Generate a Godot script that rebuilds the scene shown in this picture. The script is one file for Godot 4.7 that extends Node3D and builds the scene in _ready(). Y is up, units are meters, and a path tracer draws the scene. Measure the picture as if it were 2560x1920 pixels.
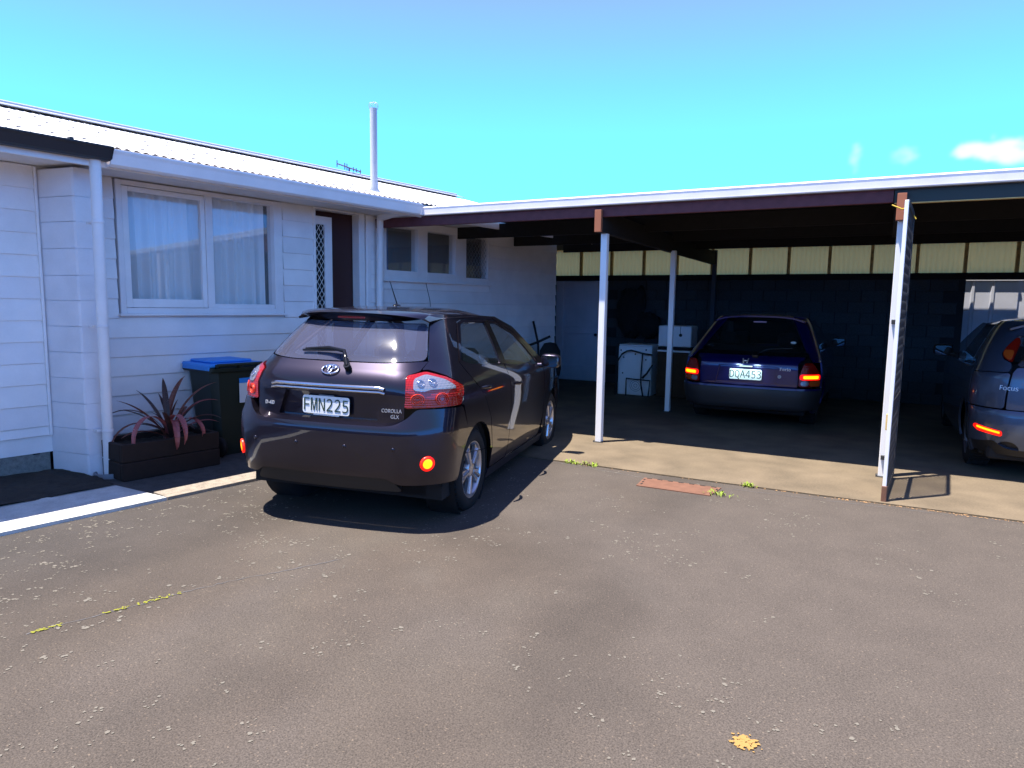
extends Node3D

# ---------- small helpers ----------
var used := {}
var M := {}
var rng := RandomNumberGenerator.new()

func numbered(parent: Node, called: String) -> String:
	var key := str(parent.get_instance_id()) + called
	var n: int = used.get(key, 0)
	used[key] = n + 1
	return called if n == 0 else "%s_%03d" % [called, n]

func thing(called: String, label: String, category: String, at := Vector3.ZERO, turn := 0.0, group := "") -> Node3D:
	var o := Node3D.new()
	o.name = numbered(self, called)
	add_child(o, true)
	o.position = at
	o.rotation.y = turn
	tag(o, label, category, group)
	return o

func tag(o: Node3D, label: String, category: String, group := "") -> void:
	o.set_meta("label", label)
	o.set_meta("category", category)
	if group != "":
		o.set_meta("group", group)

func put(parent: Node, called: String, mesh: Mesh, m: Material, label := "") -> MeshInstance3D:
	var o := MeshInstance3D.new()
	o.name = numbered(parent, called)
	o.mesh = mesh
	o.material_override = m
	parent.add_child(o, true)
	if label != "":
		o.set_meta("label", label)
	return o

func part(parent: Node, called: String, st: SurfaceTool, m: Material, label := "") -> MeshInstance3D:
	st.index()
	return put(parent, called, st.commit(), m, label)

func struct(called: String, st: SurfaceTool, m: Material) -> MeshInstance3D:
	var o := part(self, called, st, m)
	o.set_meta("kind", "structure")
	return o

func lin(r: float, g: float, b: float) -> Color:
	return Color(r, g, b).linear_to_srgb()

func mat(called: String, r: float, g: float, b: float, rough := 0.8, metal := 0.0) -> StandardMaterial3D:
	var m := StandardMaterial3D.new()
	m.resource_name = called
	m.albedo_color = lin(r, g, b)
	m.roughness = rough
	m.metallic = metal
	M[called] = m
	return m

func noise_image(size: int, freq: float, oct: int, seed_: int) -> PackedByteArray:
	var n := FastNoiseLite.new()
	n.seed = seed_
	n.frequency = freq
	n.fractal_octaves = oct
	n.noise_type = FastNoiseLite.TYPE_SIMPLEX_SMOOTH
	return n.get_seamless_image(size, size).get_data()

# a tiling grain texture that multiplies a material's colour: soft cloudiness + fine speckle + streaks
func grain(called: String, size: int, cloud: float, speck: float, seed_: int, freq := 0.01, streak := 0.0, fine := 0.12, base := 0.8, stones := 0) -> ImageTexture:
	var a := noise_image(size, freq, 4, seed_)
	var b := noise_image(size, fine, 2, seed_ + 7)
	var out := PackedByteArray()
	out.resize(size * size * 3)
	var r := RandomNumberGenerator.new()
	r.seed = seed_
	var col := PackedFloat32Array()
	for x in size:
		col.append(r.randf() - 0.5)
	var lut := PackedByteArray()
	for i in 1025:
		lut.append(int(clampf(Color(i / 1024.0, 0, 0).linear_to_srgb().r, 0.0, 1.0) * 255.0))
	for i in size * size:
		# mean = base, so that a material's colour divided by it keeps its value
		var v := base * (1.0 + cloud * (a[i] / 127.5 - 1.0) + speck * 0.6 * (b[i] / 127.5 - 1.0) + speck * (r.randf() - 0.5) + streak * col[i % size])
		var k := lut[int(clampf(v, 0.0, 1.0) * 1024.0)]
		out[i * 3] = k
		out[i * 3 + 1] = k
		out[i * 3 + 2] = k
	# pale stones of the aggregate
	for q in stones:
		var x := r.randi_range(2, size - 4)
		var y := r.randi_range(2, size - 4)
		var k := r.randi_range(150, 255)
		for e in [Vector2i(0, 0), Vector2i(1, 0), Vector2i(0, 1), Vector2i(1, 1), Vector2i(2, 0), Vector2i(2, 1), Vector2i(1, 2)].slice(0, r.randi_range(2, 7)):
			var at: int = ((y + e.y) * size + x + e.x) * 3
			for ch in 3:
				out[at + ch] = int(k * [1.0, 0.98, 0.94][ch])
	var img := Image.create_from_data(size, size, false, Image.FORMAT_RGB8, out)
	img.generate_mipmaps()
	var tex := ImageTexture.create_from_image(img)
	tex.set_meta("base", base)
	return tex

func textured(m: StandardMaterial3D, tex: Texture2D, per_metre: float, bump := 0.0) -> void:
	m.albedo_texture = tex
	var c := m.albedo_color.srgb_to_linear()
	var base: float = tex.get_meta("base")
	m.albedo_color = Color(c.r / base, c.g / base, c.b / base).linear_to_srgb()
	m.uv1_triplanar = true
	m.uv1_world_triplanar = true
	m.uv1_scale = Vector3.ONE * per_metre
	if bump > 0.0:
		m.heightmap_enabled = true
		m.heightmap_texture = tex
		m.heightmap_scale = bump

# ---------- mesh building ----------
func new_st() -> SurfaceTool:
	var st := SurfaceTool.new()
	st.begin(Mesh.PRIMITIVE_TRIANGLES)
	return st

func tri3(st: SurfaceTool, a: Vector3, b: Vector3, c: Vector3, na: Vector3, nb: Vector3, nc: Vector3) -> void:
	if (c - a).cross(b - a).dot(na + nb + nc) < 0.0:
		var t := b
		b = c
		c = t
		t = nb
		nb = nc
		nc = t
	st.set_normal(na)
	st.add_vertex(a)
	st.set_normal(nb)
	st.add_vertex(b)
	st.set_normal(nc)
	st.add_vertex(c)

func tri(st: SurfaceTool, a: Vector3, b: Vector3, c: Vector3, n: Vector3) -> void:
	tri3(st, a, b, c, n, n, n)

func quad(st: SurfaceTool, a: Vector3, b: Vector3, c: Vector3, d: Vector3, n: Vector3) -> void:
	tri3(st, a, b, c, n, n, n)
	tri3(st, a, c, d, n, n, n)

# a box with chamfered edges
func bx(st: SurfaceTool, c: Vector3, size: Vector3, ch := 0.0, bs := Basis.IDENTITY) -> SurfaceTool:
	var h := size * 0.5
	ch = minf(ch, minf(h.x, minf(h.y, h.z)) * 0.9)
	var p := func(sg: Vector3, axis: int) -> Vector3:
		var v := Vector3.ZERO
		for k in 3:
			v[k] = sg[k] * (h[k] if k == axis else h[k] - ch)
		return c + bs * v
	for axis in 3:
		var u := (axis + 1) % 3
		var w := (axis + 2) % 3
		for s in [-1.0, 1.0]:
			var q := []
			for e in [[-1, -1], [1, -1], [1, 1], [-1, 1]]:
				var sg := Vector3.ZERO
				sg[axis] = s
				sg[u] = e[0]
				sg[w] = e[1]
				q.append(p.call(sg, axis))
			var n := Vector3.ZERO
			n[axis] = s
			quad(st, q[0], q[1], q[2], q[3], bs * n)
			if ch > 0.0:
				for s2 in [-1.0, 1.0]:
					var sa := Vector3.ZERO
					sa[axis] = s
					sa[u] = s2
					sa[w] = 1.0
					var sb := sa
					sb[w] = -1.0
					var n2 := Vector3.ZERO
					n2[axis] = s
					n2[u] = s2
					quad(st, p.call(sa, axis), p.call(sb, axis), p.call(sb, u), p.call(sa, u), (bs * n2).normalized())
	if ch > 0.0:
		for x in [-1.0, 1.0]:
			for y in [-1.0, 1.0]:
				for z in [-1.0, 1.0]:
					var sg := Vector3(x, y, z)
					tri(st, p.call(sg, 0), p.call(sg, 1), p.call(sg, 2), (bs * sg).normalized())
	return st

func box(parent: Node, called: String, c: Vector3, size: Vector3, m: Material, ch := 0.0, label := "") -> MeshInstance3D:
	return part(parent, called, bx(new_st(), c, size, ch), m, label)

# box given by two corners
func bx2(st: SurfaceTool, a: Vector3, b: Vector3, ch := 0.0) -> SurfaceTool:
	return bx(st, (a + b) * 0.5, (b - a).abs(), ch)

func tube(st: SurfaceTool, pts: Array, r, seg := 10, caps := true) -> SurfaceTool:
	var n := pts.size()
	var rings := []
	var norms := []
	var prev := Vector3.ZERO
	for i in n:
		var d: Vector3 = (pts[mini(i + 1, n - 1)] - pts[maxi(i - 1, 0)]).normalized()
		var u := prev - d * prev.dot(d)
		if u.length() < 0.01:
			u = d.cross(Vector3.UP if absf(d.y) < 0.9 else Vector3.RIGHT)
		u = u.normalized()
		prev = u
		var w := d.cross(u)
		var ring := []
		var nr := []
		var rad: float = r[i] if r is Array else r
		for k in seg:
			var a := TAU * k / seg
			var e := u * cos(a) + w * sin(a)
			nr.append(e)
			ring.append(pts[i] + e * rad)
		rings.append(ring)
		norms.append(nr)
	for i in n - 1:
		for k in seg:
			var k2 := (k + 1) % seg
			tri3(st, rings[i][k], rings[i + 1][k], rings[i + 1][k2], norms[i][k], norms[i + 1][k], norms[i + 1][k2])
			tri3(st, rings[i][k], rings[i + 1][k2], rings[i][k2], norms[i][k], norms[i + 1][k2], norms[i][k2])
	if caps:
		for e in [[0, 1], [n - 1, n - 2]]:
			var nn: Vector3 = (pts[e[0]] - pts[e[1]]).normalized()
			for k in seg:
				tri(st, pts[e[0]], rings[e[0]][k], rings[e[0]][(k + 1) % seg], nn)
	return st

# surface of revolution: profile of (radius, height along axis)
func lathe(st: SurfaceTool, prof: Array, at: Vector3, bs: Basis, seg := 24) -> SurfaceTool:
	var n := prof.size()
	var pn := []
	for i in n:
		var t: Vector2 = (prof[mini(i + 1, n - 1)] - prof[maxi(i - 1, 0)]).normalized()
		pn.append(Vector2(t.y, -t.x))
	for i in n - 1:
		for k in seg:
			var q := []
			var nn := []
			for e in [[i, k], [i + 1, k], [i + 1, k + 1], [i, k + 1]]:
				var a: float = TAU * e[1] / seg
				var dir := Vector3(cos(a), 0, sin(a))
				q.append(at + bs * (dir * prof[e[0]].x + Vector3.UP * prof[e[0]].y))
				nn.append((bs * (dir * pn[e[0]].x + Vector3.UP * pn[e[0]].y)).normalized())
			tri3(st, q[0], q[1], q[2], nn[0], nn[1], nn[2])
			tri3(st, q[0], q[2], q[3], nn[0], nn[2], nn[3])
	return st

# a flat polygon pushed along w; u, v, w are unit axes
func prism(st: SurfaceTool, poly: Array, o: Vector3, u: Vector3, v: Vector3, w: Vector3) -> SurfaceTool:
	var pk := PackedVector2Array(poly)
	var sgn := -1.0 if Geometry2D.is_polygon_clockwise(pk) else 1.0
	var idx := Geometry2D.triangulate_polygon(pk)
	var wn := w.normalized()
	for i in range(0, idx.size(), 3):
		var a := o + u * pk[idx[i]].x + v * pk[idx[i]].y
		var b := o + u * pk[idx[i + 1]].x + v * pk[idx[i + 1]].y
		var c := o + u * pk[idx[i + 2]].x + v * pk[idx[i + 2]].y
		tri(st, a, b, c, -wn)
		tri(st, a + w, b + w, c + w, wn)
	for i in pk.size():
		var p := pk[i]
		var q := pk[(i + 1) % pk.size()]
		var e := (q - p).normalized() * sgn
		var a: Vector3 = o + u * p.x + v * p.y
		var b: Vector3 = o + u * q.x + v * q.y
		quad(st, a, b, b + w, a + w, (u * e.y - v * e.x).normalized())
	return st

func smooth_grid(st: SurfaceTool, f: Callable, nu: int, nv: int, out: Vector3) -> SurfaceTool:
	var P := []
	for i in nu + 1:
		var row := []
		for j in nv + 1:
			row.append(f.call(float(i) / nu, float(j) / nv))
		P.append(row)
	var N := []
	for i in nu + 1:
		var row := []
		for j in nv + 1:
			var du: Vector3 = P[mini(i + 1, nu)][j] - P[maxi(i - 1, 0)][j]
			var dv: Vector3 = P[i][mini(j + 1, nv)] - P[i][maxi(j - 1, 0)]
			var n := du.cross(dv).normalized()
			row.append(n if n.dot(out) >= 0.0 else -n)
		N.append(row)
	for i in nu:
		for j in nv:
			tri3(st, P[i][j], P[i + 1][j], P[i + 1][j + 1], N[i][j], N[i + 1][j], N[i + 1][j + 1])
			tri3(st, P[i][j], P[i + 1][j + 1], P[i][j + 1], N[i][j], N[i + 1][j + 1], N[i][j + 1])
	return st

func rounded(poly: Array, r: float, k := 4) -> PackedVector2Array:
	var out := PackedVector2Array()
	var n := poly.size()
	for i in n:
		var p: Vector2 = poly[i]
		var a: Vector2 = poly[(i + n - 1) % n] - p
		var b: Vector2 = poly[(i + 1) % n] - p
		var d := minf(r, minf(a.length(), b.length()) * 0.48)
		var s := p + a.normalized() * d
		var e := p + b.normalized() * d
		for j in k + 1:
			var t := float(j) / k
			out.append(s.lerp(p, t).lerp(p.lerp(e, t), t))
	return out

func disc(c: Vector2, r: float, seg := 28, ry := -1.0) -> PackedVector2Array:
	var o := PackedVector2Array()
	for i in seg:
		o.append(c + Vector2(cos(TAU * i / seg) * r, sin(TAU * i / seg) * (r if ry < 0.0 else ry)))
	return o

# a panel: polygon of a 2D chart, cut into cells and laid on the surface f; its rim is turned inwards
func panel(st: SurfaceTool, poly: PackedVector2Array, holes: Array, f: Callable, cell: float, lift: float, rim: float, out: Callable) -> SurfaceTool:
	if Geometry2D.is_polygon_clockwise(poly):
		poly.reverse()
	var cache := {}
	var at := func(p: Vector2) -> Array:
		var key := p.snapped(Vector2(0.0005, 0.0005))
		if cache.has(key):
			return cache[key]
		var e := 0.004
		var c: Vector3 = f.call(p)
		var n: Vector3 = (f.call(p + Vector2(e, 0)) - f.call(p - Vector2(e, 0))).cross(f.call(p + Vector2(0, e)) - f.call(p - Vector2(0, e))).normalized()
		if n.dot(out.call(c)) < 0.0:
			n = -n
		var r := [c + n * lift, n]
		cache[key] = r
		return r
	var lo := poly[0]
	var hi := poly[0]
	for p in poly:
		lo = lo.min(p)
		hi = hi.max(p)
	var nx := maxi(1, int(ceil((hi.x - lo.x) / cell)))
	var ny := maxi(1, int(ceil((hi.y - lo.y) / cell)))
	var cs := Vector2((hi.x - lo.x) / nx, (hi.y - lo.y) / ny)
	for i in nx:
		for j in ny:
			var a := lo + Vector2(i, j) * cs
			var r := PackedVector2Array([a, a + Vector2(cs.x, 0), a + cs, a + Vector2(0, cs.y)])
			var pieces := Geometry2D.intersect_polygons(r, poly)
			for hole in holes:
				var next: Array[PackedVector2Array] = []
				for q in pieces:
					var cut := Geometry2D.clip_polygons(q, hole)
					var inner := false
					for c in cut:
						if Geometry2D.is_polygon_clockwise(c):
							inner = true
					if inner:
						# hole wholly inside one cell: split the cell in four
						var mid := a + cs * 0.5
						for k in 4:
							var o := a + Vector2(k % 2, k / 2) * cs * 0.5
							var sub := PackedVector2Array([o, o + Vector2(cs.x * 0.5, 0), o + cs * 0.5, o + Vector2(0, cs.y * 0.5)])
							for z in Geometry2D.intersect_polygons(sub, q):
								next.append_array(Geometry2D.clip_polygons(z, hole))
					else:
						next.append_array(cut)
				pieces = next
			for q in pieces:
				var idx := Geometry2D.triangulate_polygon(q)
				for k in range(0, idx.size(), 3):
					var A: Array = at.call(q[idx[k]])
					var B: Array = at.call(q[idx[k + 1]])
					var C: Array = at.call(q[idx[k + 2]])
					tri3(st, A[0], B[0], C[0], A[1], B[1], C[1])
	if rim > 0.0:
		var loops := [poly]
		loops.append_array(holes)
		for li in loops.size():
			var lp: PackedVector2Array = loops[li]
			for i in lp.size():
				var p := lp[i]
				var q := lp[(i + 1) % lp.size()]
				if li > 0 and not (Geometry2D.is_point_in_polygon(p, poly) and Geometry2D.is_point_in_polygon(q, poly)):
					continue
				var m := maxi(1, int(ceil(p.distance_to(q) / cell)))
				for k in m:
					var A: Array = at.call(p.lerp(q, float(k) / m))
					var B: Array = at.call(p.lerp(q, float(k + 1) / m))
					var e: Vector3 = B[0] - A[0]
					var n: Vector3 = e.cross(A[1]).normalized()
					if li == 0:
						pass
					quad(st, A[0], B[0], B[0] - B[1] * rim, A[0] - A[1] * rim, n)
	return st

func curve(table: Array, x: float) -> float:
	# smooth interpolation (monotone Hermite) of a table of Vector2
	var n := table.size()
	if x <= table[0].x:
		return table[0].y
	if x >= table[n - 1].x:
		return table[n - 1].y
	var i := 0
	while table[i + 1].x < x:
		i += 1
	var h: float = table[i + 1].x - table[i].x
	var d: float = (table[i + 1].y - table[i].y) / h
	var d0: float = d if i == 0 else (table[i].y - table[i - 1].y) / (table[i].x - table[i - 1].x)
	var d1: float = d if i + 2 >= n else (table[i + 2].y - table[i + 1].y) / (table[i + 2].x - table[i + 1].x)
	var m0 := 0.0 if d0 * d <= 0.0 else 2.0 * d0 * d / (d0 + d)
	var m1 := 0.0 if d1 * d <= 0.0 else 2.0 * d1 * d / (d1 + d)
	var t: float = (x - table[i].x) / h
	var t2: float = t * t
	var t3: float = t2 * t
	return table[i].y * (2 * t3 - 3 * t2 + 1) + h * m0 * (t3 - 2 * t2 + t) + table[i + 1].y * (3 * t2 - 2 * t3) + h * m1 * (t3 - t2)

func words(parent: Node, called: String, text: String, height: float, m: Material, at: Transform3D, depth := 0.004, font := "Droid Sans", weight := 400) -> MeshInstance3D:
	var t := TextMesh.new()
	var f := SystemFont.new()
	f.font_names = PackedStringArray([font])
	f.font_weight = weight
	t.font = f
	t.font_size = 64
	t.pixel_size = height / 46.0
	t.depth = depth
	t.curve_step = 3.0
	t.text = text
	var o := put(parent, called, t, m)
	o.transform = at
	return o

# ---------- cars: panels cut out of one continuous body surface ----------
# chart "rear": (distance round the tail from its middle, height); "side": (z, height); "roof", "hood", "shield"
func width_at(c: Dictionary, y: float, z: float) -> float:
	var w := curve(c.w, y)
	if z < c.front_taper:
		var k: float = (c.front_taper - z) / 1.0
		w *= 1.0 - 0.13 * k * k
	return w

func s_of(c: Dictionary, z: float, y: float, tab := "tail") -> float:
	return c.a + c.r * PI / 2 + (curve(c[tab], y) - z - c.r - c.bow)

func tail_point(c: Dictionary, tab: String, p: Vector2) -> Vector3:
	var s := absf(p.x)
	var a: float = c.a
	var r: float = c.r
	var arc := r * PI / 2
	var q := s
	var d := 0.0
	if s > a + arc:
		q = a + r
		d = r + s - a - arc
	elif s > a:
		q = a + r * sin((s - a) / r)
		d = r * (1.0 - cos((s - a) / r))
	d += c.bow * pow(q / (a + r), 2.0)
	var z := curve(c[tab], p.y) - d
	return Vector3(signf(p.x) * q / (a + r) * width_at(c, p.y, z), p.y, z)

func side_point(c: Dictionary, p: Vector2, sgn: float) -> Vector3:
	var a: float = c.a
	var r: float = c.r
	var Q := a + r
	var d: float = curve(c.tail, p.y) - p.x
	var q := Q
	if d < r + c.bow:
		var lo := 0.0
		var hi := Q
		for k in 16:
			var m := (lo + hi) * 0.5
			var dm: float = c.bow * pow(m / Q, 2.0) + (r - sqrt(maxf(0.0, r * r - pow(maxf(0.0, m - a), 2.0))))
			if dm < d:
				lo = m
			else:
				hi = m
		q = lo
	return Vector3(sgn * q / Q * width_at(c, p.y, p.x), p.y, p.x)

func chart(c: Dictionary, kind: String, sgn: float) -> Array:
	match kind:
		"rear":
			return [func(p): return tail_point(c, "tail", p), func(v: Vector3): return Vector3(v.x, (v.y - 0.7) * 0.5, v.z + 0.3)]
		"bump":
			return [func(p): return tail_point(c, "bump", p), func(v: Vector3): return Vector3(v.x, (v.y - 0.7) * 0.3, v.z + 0.3)]
		"side":
			return [func(p): return side_point(c, p, sgn), func(_v): return Vector3(sgn, 0.05, 0)]
		"roof":
			return [func(p):
				var u: float = absf(p.x) / c.roof_w
				return Vector3(p.x, curve(c.roof, p.y) - 0.025 * u * u - 0.055 * pow(u, 6.0), p.y), func(_v): return Vector3.UP]
		"hood":
			return [func(p):
				var u: float = absf(p.x) / 0.8
				return Vector3(p.x, curve(c.hood, p.y) - 0.03 * u * u - 0.05 * pow(u, 6.0), p.y), func(_v): return Vector3.UP]
		"shield":
			return [func(p):
				var u: float = p.x / 0.7
				return Vector3(p.x, lerpf(c.cowl.y, c.brow.y, p.y) + 0.05 * p.y * (1.0 - p.y) - 0.02 * u * u, lerpf(c.cowl.x, c.brow.x, p.y) + 0.16 * u * u), func(_v): return Vector3(0, 1, -1)]
		"nose":
			return [func(p):
				var t := tail_point(c, "nose", p)
				return Vector3(t.x * 0.95, t.y, -t.z), func(v: Vector3): return Vector3(v.x, 0, v.z + 2.0)]
	return []

# pieces: [name, chart, polygon, material, {options}]
func car_panel(c: Dictionary, parent: Node, called: String, kind: String, poly: Array, m: Material, o := {}) -> Array:
	var made := []
	var sides := [1.0, -1.0] if o.get("pair", false) else [o.get("side", 1.0)]
	for sgn in sides:
		var pl: Array = []
		var holes: Array = []
		var flip: bool = kind != "side" and sgn < 0.0
		for p in poly:
			pl.append(Vector2(-p.x, p.y) if flip else p)
		for h in o.get("holes", []):
			var hp := PackedVector2Array()
			for p in h:
				hp.append(Vector2(-p.x, p.y) if flip else p)
			if Geometry2D.is_polygon_clockwise(hp):
				hp.reverse()
			holes.append(hp)
		var ch := chart(c, kind, sgn)
		var st := new_st()
		panel(st, rounded(pl, o.get("round", 0.03)), holes, ch[0], o.get("cell", 0.06), o.get("lift", 0.0), o.get("rim", 0.02), ch[1])
		made.append(part(parent, called, st, m, o.get("label", "")))
	return made

# where things sit on the tail: a transform whose z axis points out of the surface
func on_tail(c: Dictionary, p: Vector2, lift := 0.0, tab := "tail") -> Transform3D:
	var o := tail_point(c, tab, p)
	var u := (tail_point(c, tab, p + Vector2(0.01, 0)) - tail_point(c, tab, p - Vector2(0.01, 0))).normalized()
	var v := (tail_point(c, tab, p + Vector2(0, 0.01)) - tail_point(c, tab, p - Vector2(0, 0.01))).normalized()
	var n := u.cross(v).normalized()
	v = n.cross(u)
	return Transform3D(Basis(u, v, n), o + n * lift)

func add_wheel(car: Node3D, at: Vector3, sgn: float, rr: float, rim_r: float, alloy: bool) -> void:
	var w := Node3D.new()
	w.name = numbered(car, "wheel")
	car.add_child(w, true)
	w.position = at
	w.rotation.x = 0.35 + at.z
	var bs := Basis(Vector3(0, 0, sgn), Vector3(sgn, 0, 0), Vector3(0, 1, 0))
	var st := new_st()
	lathe(st, [Vector2(rim_r, -0.19), Vector2(rr - 0.03, -0.2), Vector2(rr - 0.004, -0.185), Vector2(rr, -0.15), Vector2(rr, -0.05), Vector2(rr - 0.004, -0.015), Vector2(rr - 0.03, 0.004), Vector2(rim_r + 0.035, 0.008), Vector2(rim_r + 0.004, -0.004), Vector2(rim_r - 0.004, -0.02)], Vector3.ZERO, bs, 44)
	for k in 60:
		var a := TAU * k / 60.0
		bx(st, bs * Vector3(cos(a) * (rr + 0.001), -0.1, sin(a) * (rr + 0.001)), Vector3(0.012, 0.012, 0.17) if false else Vector3(0.17, 0.006, 0.012), 0.0, Basis(Vector3(sgn, 0, 0), a * sgn))
	part(w, "tyre", st, M.rubber)
	st = new_st()
	lathe(st, [Vector2(rim_r - 0.02, -0.17), Vector2(rim_r - 0.03, -0.06), Vector2(rim_r - 0.014, -0.02), Vector2(rim_r - 0.004, -0.006), Vector2(rim_r + 0.006, -0.004), Vector2(rim_r + 0.008, -0.012)], Vector3.ZERO, bs, 44)
	if alloy:
		for k in 5:
			var a := TAU * k / 5.0 + 0.2
			var d := Vector2(cos(a), sin(a))
			var e := Vector2(-d.y, d.x)
			var poly := []
			for q in [[0.03, -0.034], [0.09, -0.026], [rim_r - 0.045, -0.045], [rim_r - 0.012, -0.075], [rim_r - 0.012, 0.075], [rim_r - 0.045, 0.045], [0.09, 0.026], [0.03, 0.034]]:
				poly.append(d * q[0] + e * q[1])
			prism(st, poly, bs * Vector3(0, -0.045, 0), bs * Vector3(1, 0, 0), bs * Vector3(0, 0, 1), bs * Vector3(0, 0.028, 0))
			# a raised ridge along each spoke
			var c1 := d * 0.05
			var c2 := d * (rim_r - 0.03)
			tube(st, [bs * Vector3(c1.x, -0.016, c1.y), bs * Vector3(c2.x, -0.02, c2.y)], [0.016, 0.024], 8)
	lathe(st, [Vector2(0.075, -0.05), Vector2(0.072, -0.02), Vector2(0.06, -0.01), Vector2(0.03, -0.004), Vector2(0.0, -0.002)], Vector3.ZERO, bs, 20)
	part(w, "rim", st, M.alloy if alloy else M.hubcap)
	st = new_st()
	lathe(st, [Vector2(0.0, -0.09), Vector2(rim_r - 0.03, -0.09)], Vector3.ZERO, bs, 24)
	part(w, "brake_disc", st, M.dark_metal)

func number_plate(parent: Node, text: String, at: Transform3D, glow := false) -> MeshInstance3D:
	var st := new_st()
	var f := rounded([Vector2(-0.18, -0.062), Vector2(0.18, -0.062), Vector2(0.18, 0.062), Vector2(-0.18, 0.062)], 0.02)
	prism(st, Array(f), Vector3.ZERO, Vector3.RIGHT, Vector3.UP, Vector3(0, 0, 0.004))
	var o := part(parent, "number_plate", st, M.plate)
	o.transform = at
	var w := words(o, "lettering", text, 0.074, M.plate_ink, Transform3D(Basis.from_scale(Vector3(1.0, 1.0, 1.0)), Vector3(0, 0.0, 0.005)), 0.003, "Droid Sans Mono", 400)
	w.scale = Vector3(0.98, 1.16, 1.0)
	return o

func seat(car: Node3D, at: Vector3, w: float, headrests: Array) -> void:
	var st := new_st()
	bx(st, at + Vector3(0, 0.1, -0.25), Vector3(w, 0.2, 0.5), 0.06)
	bx(st, at + Vector3(0, 0.42, 0.06), Vector3(w, 0.6, 0.16), 0.06, Basis(Vector3.RIGHT, 0.3))
	for x in headrests:
		bx(st, at + Vector3(x, 0.8, 0.16), Vector3(0.25, 0.18, 0.1), 0.04, Basis(Vector3.RIGHT, 0.2))
	part(car, "seat", st, M.seat_cloth)

func door_mirror(c: Dictionary, car: Node3D, sgn: float, y: float, z: float, paint: Material) -> void:
	var base: Vector3 = side_point(c, Vector2(z, y), sgn)
	var mid := base + Vector3(sgn * 0.13, 0.035, 0.02)
	var st := new_st()
	smooth_grid(st, func(u, v):
		var th: float = u * TAU
		var ph: float = (v - 0.5) * PI
		var cx := signf(cos(th)) * pow(absf(cos(th)), 0.6) * pow(cos(ph), 0.5)
		var cy := signf(sin(th)) * pow(absf(sin(th)), 0.6) * pow(cos(ph), 0.5)
		return Vector3(cx * 0.105, cy * 0.075, sin(ph) * 0.06 - 0.02), 20, 12, Vector3.ZERO)
	tube(st, [Vector3(-sgn * 0.14, -0.05, 0), Vector3(-sgn * 0.05, -0.045, -0.01)], [0.025, 0.03], 8)
	var h := part(car, "door_mirror", st, paint)
	h.position = mid
	st = new_st()
	var gx := Vector3(0.97, 0, sgn * 0.24).normalized()
	var gy := Vector3(0, 0.99, 0.10).normalized()
	prism(st, Array(rounded([Vector2(-0.088, -0.058), Vector2(0.088, -0.058), Vector2(0.088, 0.058), Vector2(-0.088, 0.058)], 0.03)), Vector3(0, -0.004, 0.038), gx, gy, gx.cross(gy) * 0.004)
	part(h, "mirror_glass", st, M.mirror)

func cabin(car: Node3D, hw: float, z0: float, z1: float, seats: bool) -> void:
	# dark floor pan and lining below the windows
	var st := new_st()
	bx2(st, Vector3(-hw, 0.2, z1), Vector3(hw, 0.3, z0))
	bx2(st, Vector3(-hw, 0.3, z0 - 0.02), Vector3(hw, 0.95, z0))
	bx2(st, Vector3(-hw, 0.3, z1 + 0.9), Vector3(hw, 0.9, z1 + 1.15), 0.05)
	for s in [-1.0, 1.0]:
		bx2(st, Vector3(s * (hw - 0.02), 0.3, z1 + 0.9), Vector3(s * hw, 0.92, z0))
	part(car, "cabin", st, M.lining)
	if seats:
		seat(car, Vector3(-0.37, 0.3, -1.15), 0.5, [0.0])
		seat(car, Vector3(0.37, 0.3, -1.15), 0.5, [0.0])
		seat(car, Vector3(0, 0.32, -0.15), 1.25, [-0.38, 0.38])

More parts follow.
